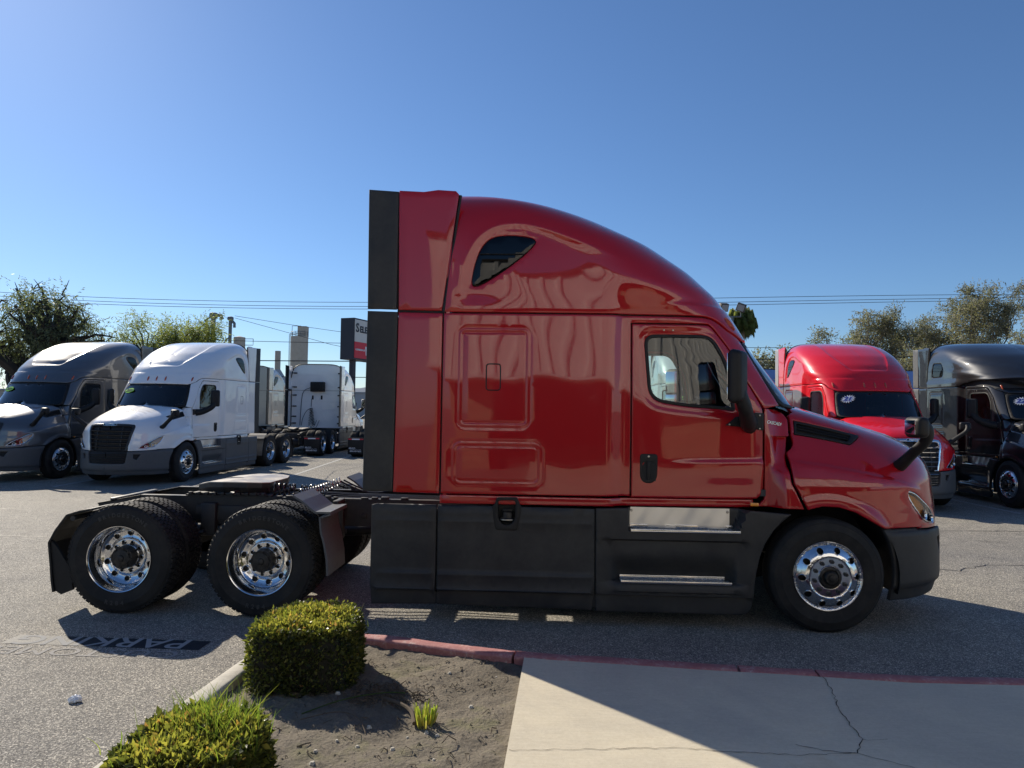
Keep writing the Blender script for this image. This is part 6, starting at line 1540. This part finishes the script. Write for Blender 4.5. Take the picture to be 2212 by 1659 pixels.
# floodlights
M['bronze'] = mat('bronze_housing', (.055, .048, .04), .6)
T = empty('floodlight_pole', (7.95, 30, 0)); T['label'] = 'lamp pole with two square floodlights above the red cab'; T['category'] = 'floodlight'
MB().tube([(0, 0, 0), (0, 0, 6.0)], [.09, .06], 10).tube([(-.38, 0, 6.0), (.38, 0, 6.0)], .03, 6).tube([(.36, 0, 6.0), (.36, 0, 6.25)], .02, 6).build('pole', M['steel'], T)
for x, tl in ((-.36, .12), (.36, .45)):
    mx_ = Matrix.Translation((x, -.05, 6.38)) @ Matrix.Rotation(tl * (.6), 4, 'Y') @ Matrix.Rotation(.35, 4, 'X') @ Matrix.Rotation(.25 if x < 0 else -.35, 4, 'Z')
    o = MB().box((0, 0, 0), (.36, .22, .34), .03).build('lamp_housing', M['bronze'], T); o.data.transform(mx_)
    q = MB().lathe([(.0001, -.113), (.10, -.116), (.12, -.112)], 18, 'y').box((0, -.112, 0), (.28, .008, .26)).build('lamp_glass', M['pale_grey'], o); q.data.transform(mx_)
# overhead wires
def wire(pts, r, label, m='wire'):
    o = MB().tube(pts, r, 5, caps=False).build('overhead_wire', M[m]); o['label'] = label; o['category'] = 'wire'; o['group'] = 'overhead wires'
for (za, zb, zc, zd, lab) in ((12.82, 12.50, 13.21, 13.81, 'topmost of the three parallel wires high over the lot'), (12.42, 12.08, 12.78, 13.50, 'middle of the three parallel wires high over the lot'), (12.12, 11.82, 12.50, 13.28, 'lowest of the three parallel wires high over the lot')):
    c_ = np.polyfit([-46.6, -17.6, 16.9, 46.3], [za, zb, zc, zd], 3); xs = np.linspace(-60, 62, 50); wire([(x, 70, float(np.polyval(c_, x))) for x in xs], .025, lab)
xs = np.linspace(-30, 45, 30); wire([(x, 40, 4.72 + .02 * x * .8 + .0004 * x * x) for x in xs], .028, 'thick black cable low over the trucks, upper of two')
wire([(x, 41, 3.85 + .016 * x + .0004 * x * x) for x in xs], .022, 'thick black cable low over the trucks, lower of two')
wire([(x, 79, 9.1 + .0002 * x * x) for x in np.linspace(-45, 45, 30)], .03, 'single thin wire behind the tall sign')
wire([(-44.2, 100, 14.6), (-30, 100, 10.9), (-22, 100, 9.4)], .03, 'faint guy wire falling right from the thin elevator pipe, lower'); wire([(-44.2, 100, 14.9), (-36, 100, 13.7), (-20, 100, 11.6)], .03, 'faint guy wire falling right from the thin elevator pipe, upper'); wire([(-46.5, 100, 15.4), (-45, 100, 14.3)], .025, 'short faint wire between the two elevator pipes')
# low buildings far behind, closing the horizon
def shed(x, y, w_, d_, h_, m_, lab):
    T = empty('far_building', (x, y, 0)); T['label'] = lab; T['category'] = 'building'; MB().box((0, 0, h_ / 2), (w_, d_, h_)).build('wall', M[m_], T); MB().box((0, 0, h_ + .12), (w_ + .5, d_ + .5, .25)).build('roof', M['pale_grey'], T)
    for k in range(int(w_ // 6)):
        MB().box((-w_ / 2 + 3 + 6 * k, -d_ / 2 - .03, h_ * .45), (2.4, .1, 1.6), .01).build('window', M['dark_glass'], T)
shed(-30, 135, 40, 12, 4.6, 'haze_wall', 'long low pale building on the far left horizon'); shed(24, 140, 60, 12, 3.6, 'cream', 'long low cream building far behind on the right'); shed(-75, 120, 40, 12, 4.0, 'cream', 'low cream building far beyond the left trees'); shed(95, 120, 60, 12, 4.2, 'haze_wall', 'low grey building far beyond the right trees')
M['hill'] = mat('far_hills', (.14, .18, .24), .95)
hv = []; hn = 120
for i in range(hn + 1): x = -900 + 1800 * i / hn; hv += [(x, 1250, -1), (x, 1400, 26 + 12 * math.sin(i * .21) + 6 * math.sin(i * .53 + 1) + 2 * math.sin(i * 1.7))]
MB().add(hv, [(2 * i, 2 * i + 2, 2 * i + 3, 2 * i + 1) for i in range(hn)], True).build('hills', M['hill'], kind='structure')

# ------------------------------------------------------------------ the trucks
wheel_meshes()
T0 = build_whole()
build_wheels(T0, True)
CH = {}
for o in COL.objects:
    if o.parent: CH.setdefault(o.parent.name, []).append(o)
def copy_tree(o, parent, swap, skip):
    c = o.copy(); COL.objects.link(c); c.parent = parent
    if o.data is not None and o.data.materials and o.data.materials[0].name in swap:
        c.material_slots[0].link = 'OBJECT'; c.material_slots[0].material = swap[o.data.materials[0].name]
    st_ = o.name.split('.')[0]
    if st_ in ('grille', 'grille_bar') and 'grille' in swap and c.material_slots: c.material_slots[0].link = 'OBJECT'; c.material_slots[0].material = swap['grille']
    if st_ == 'bumper' and 'bumper' in swap: c.material_slots[0].link = 'OBJECT'; c.material_slots[0].material = swap['bumper']
    for k in CH.get(o.name, []):
        if k.name.split('.')[0] in skip: continue
        copy_tree(k, c, swap, skip)
    return c
GRP = 'semi tractors parked across the lot'
T0['group'] = GRP
def truck(x, y, deg, paint_, label, skirt='grey_plastic', grille=None, edge=None, bumper=None, skip=('tyre_lettering', 'name_badge')):
    sw_ = {'red_paint': M[paint_], 'charcoal_plastic': M[skirt]}
    if grille: sw_['grille'] = M[grille]
    if bumper: sw_['bumper'] = M[bumper]
    t = copy_tree(T0, None, sw_, skip); t.location = (x, y, 0); t.rotation_euler = (0, 0, R(deg)); t['label'] = label; t['group'] = GRP
    t.scale = (1, 1, .945)                                # these stand a little lower on their springs than the near one
    for c in COL.objects:
        if c.parent == t and c.type == 'EMPTY': c.scale = (1, 1, 1 / .945); c.location.z /= .945
        if c.parent == t and c.name.startswith('extender_edge'): c.material_slots[0].link = 'OBJECT'; c.material_slots[0].material = M['plastic']
    if edge:
        for c in COL.objects:
            if c.parent == t and c.name.startswith('extender_edge'): c.material_slots[0].material = M[edge]
    return t
def on_glass(t, s, m_back, m_txt, star=False):
    y0, z0 = -.70, 2.45; hz = .10; a = cab_ay(abs(y0), cab_h(z0)); p = cab(a, cab_h(z0)); px_ = (cab(a + .01, cab_h(z0)) - cab(a - .01, cab_h(z0))); ex_ = Vector(px_ * np.array([1, 1, 1])).normalized(); ez = Vector(cab(a, cab_h(z0 + .02)) - cab(a, cab_h(z0 - .02))).normalized(); n_ = ex_.cross(ez).normalized()
    if n_.x < 0: n_ = -n_
    # text runs from the truck's right side to its left as seen from in front
    ex_ = ex_ if ex_.y > 0 else -ex_; mx_ = Matrix((ex_, ez, n_)).transposed().to_4x4(); mx_.translation = Vector(p) + n_ * .006 + ex_ * .05
    n = 32; loop = [(.165 * math.cos(2 * math.pi * k / n), .085 * math.sin(2 * math.pi * k / n)) for k in range(n)] if not star else [((.105 if k % 2 else .17) * math.cos(2 * math.pi * k / n) * .9, (.105 if k % 2 else .17) * math.sin(2 * math.pi * k / n) * .8) for k in range(n)]
    o = MB().prism(loop, 'z', 0, .003).build('year_sticker', M[m_back], t); o.data.transform(mx_)
    tm = text_mesh(s, .135 if not star else .17, .001, .004 if not star else .007, .15 if not star else 0); tm.transform(mx_ @ Matrix.Translation((0, 0, .0055))); obj('sticker_lettering', tm, M[m_txt], o)
def mud_flaps(t, sides=(1, -1)):
    for s in sides:
        f = MB().box((-7.13, s * .92, .46), (.012, .62, .66), .004).build('mud_flap', M['rubber'], t)
        MB().box((-7.139, s * .92, .755), (.004, .30, .05)).build('reflective_strip', M['white_print'], f)
        for k in (-1, 1): MB().box((-7.139, s * .92 + k * .225, .755), (.004, .15, .05)).build('reflective_strip', M['red_print'], f)
        for tx, sz, z, yo in (('SELCO', .085, .375, .14), ('Los Angeles · Gardena · Fontana', .032, .325, 0), ('800-543-7621', .080, .255, 0)):
            tm = text_mesh(tx, sz, .001, .002 if sz > .05 else 0); tm.transform(Matrix.Translation((-7.139, s * .92 + yo, z)) @ Matrix.Rotation(R(-90), 4, 'Z') @ Matrix.Rotation(R(90), 4, 'X')); obj('flap_lettering', tm, M['white_print'], f)
        MB().box((-7.12, s * .92, .80), (.03, .66, .04), .006).build('flap_hanger', M['chassis'], t)
RF5 = ('tyre_lettering', 'name_badge', 'roof_fairing', 'sleeper_window', 'window_bar')
RF = ('tyre_lettering', 'name_badge', 'rear_flap', 'flap_edge', 'flap_bracket')
def high_roof(t):
    """a roof fairing that juts forward over a separate, lower cab roof"""
    global _gxn, _gx0
    k0 = (_gxn, _gx0)
    hm = ZS + LS; lowc = [(cen_a(cab_par, h), h) for h in np.linspace(2.66, 2.80, 5)]
    cr = np.concatenate([cab_pts([(-1.95, 2.845), (-1.13, 2.845), (-1.0, 2.835), (-.90, 2.790), (-.825, 2.730)]), cab_fr([(.80, 2.650), (.6, 2.655), (.3, 2.66)]), lowc, [(cen_a(cab_par, 2.87), 2.87), (-1.95, 2.87)]])
    def rd(x, y, z, a, h): return -.35 * ss(2.76, 2.90, z) * ss(-1.9, -1.6, x)
    obj('cab_roof', panel(cab, cr, (), .05, thick=.02, roll=.006, sym=True, disp=rd), M['black_paint'], t)
    _gxn = _sm(np.array([0, 2.9, 2.98, 3.1, 3.34, 3.61, 3.84, 3.95, 4.0, 4.04, 4.09]), np.array([-.2, -.2, -.28, -.42, -.72, -1.12, -1.65, -2.0, -2.25, -2.6, -3.1])); _gx0 = _sm(np.array([0, 2.9, 3.34, 3.61, 3.84, 4.09]), np.array([-1.8, -1.8, -2.2, -2.5, -2.9, -3.5]))
    swl = rounded([(-3.24, 3.12), (-2.72, 3.12), (-2.66, 3.26), (-2.76, 3.50), (-3.19, 3.52)], .09, 5)
    ce = [(cen_a(cab_par, h), h) for h in np.linspace(2.98, hm - .002, 50)]
    o = np.concatenate([cab_pts([(-3.492, 2.852), (-2.0, 2.852), (-1.85, 2.875), (-1.70, 2.93), (-1.5, 2.965)]), [(a, 2.98) for a in np.linspace(float(cab_a(-1.3, 2.98)), ce[0][0] - .05, 8)], ce, [(x, hm) for x in np.linspace(ce[-1][0] - .05, -3.34, 6)], [(-3.34 - hz * .15, hm - hz * (hm - 2.852)) for hz in np.linspace(.03, .97, 16)]])
    def cd(x, y, z, a, h): return .02 * ss(3.03, 3.0, z) + .012 * ss(.02, -.02, z - 3.30 + .14 * (x + 2.4)) * ss(-2.7, -2.2, x) * (np.abs(y) > .6) + .012 * ss(.02, -.02, z - 3.62 + .2 * (x + 2.4)) * ss(-2.7, -2.2, x) * (np.abs(y) > .5)
    f = obj('roof_fairing', panel(cab, o, [cab_pts(swl)], .048, thick=.25, roll=.008, sym=True, disp=cd), M['black_paint'], t)
    wn = panel(cab, cab_pts(scale_loop(swl, -.004)), (), .06, thick=.01, roll=.004, off=-.008)
    obj('sleeper_window', wn, M['dark_glass'], t); obj('sleeper_window', mirror_mesh(wn), None, t)
    _gxn, _gx0 = k0
    MB().box((-.80, -.62, 2.80), (.06, .16, .035), .015).build('marker_lamp', M['amber'], t)
a1 = truck(-13.67, 18.1, -92, 'grey', 'grey metallic semi tractor with a green 2021 sticker, at the left edge', bumper='grey_plastic'); on_glass(a1, '2021', 'green_sticker', 'black_print')
a2 = truck(-10.24, 17.9, -92, 'white', 'white semi tractor facing the camera with a green 2023 sticker', bumper='grey_plastic'); on_glass(a2, '2023', 'green_sticker', 'black_print')
a3 = truck(4.2, 17.0, -92, 'white', 'white semi tractor glimpsed only through the door window of the dark red one', bumper='grey_plastic'); on_glass(a3, '2022', 'green_sticker', 'black_print')
a4 = truck(7.7, 16.2, -92, 'bright_red', 'bright red semi tractor with a chrome grille and a blue 21 sticker', grille='chrome', bumper='grey_plastic', edge='pale_grey'); on_glass(a4, '21', 'white_print', 'blue_print', True)
a5 = truck(11.35, 15.85, -92, 'black_paint', 'black semi tractor with a blue 22 sticker, cut off by the right edge', skirt='black_paint', grille='chrome', bumper='black_paint', edge='grey_plastic', skip=RF5); high_roof(a5); on_glass(a5, '22', 'white_print', 'blue_print', True)
a6 = truck(-10.05, 34.8, 91, 'white', 'white semi tractor seen from behind, with a black fan box on its back wall', skip=RF); mud_flaps(a6)
a7 = truck(-13.9, 36.4, 91, 'silver', 'warm silver semi tractor seen side-on just past the 2023 truck', skip=RF); mud_flaps(a7)
a8 = truck(-6.45, 34.8, 91, 'white', 'semi tractor hidden behind the dark red sleeper, only its phone-number flap showing', skip=RF); mud_flaps(a8)
a9 = truck(9.25, 34.2, 90, 'blue', 'blue semi tractor seen from behind, left of the bright red one', skip=RF); mud_flaps(a9)
a10 = truck(15.3, 34.2, 90, 'blue', 'blue semi tractor glimpsed in the gap between the bright red and the black one', skip=RF); mud_flaps(a10)
MB().box((-3.49, -.86, 3.62), (.006, .42, .06)).box((-3.49, -1.04, 3.42), (.006, .06, .34)).build('reflective_mark', M['pale_grey'], a9)
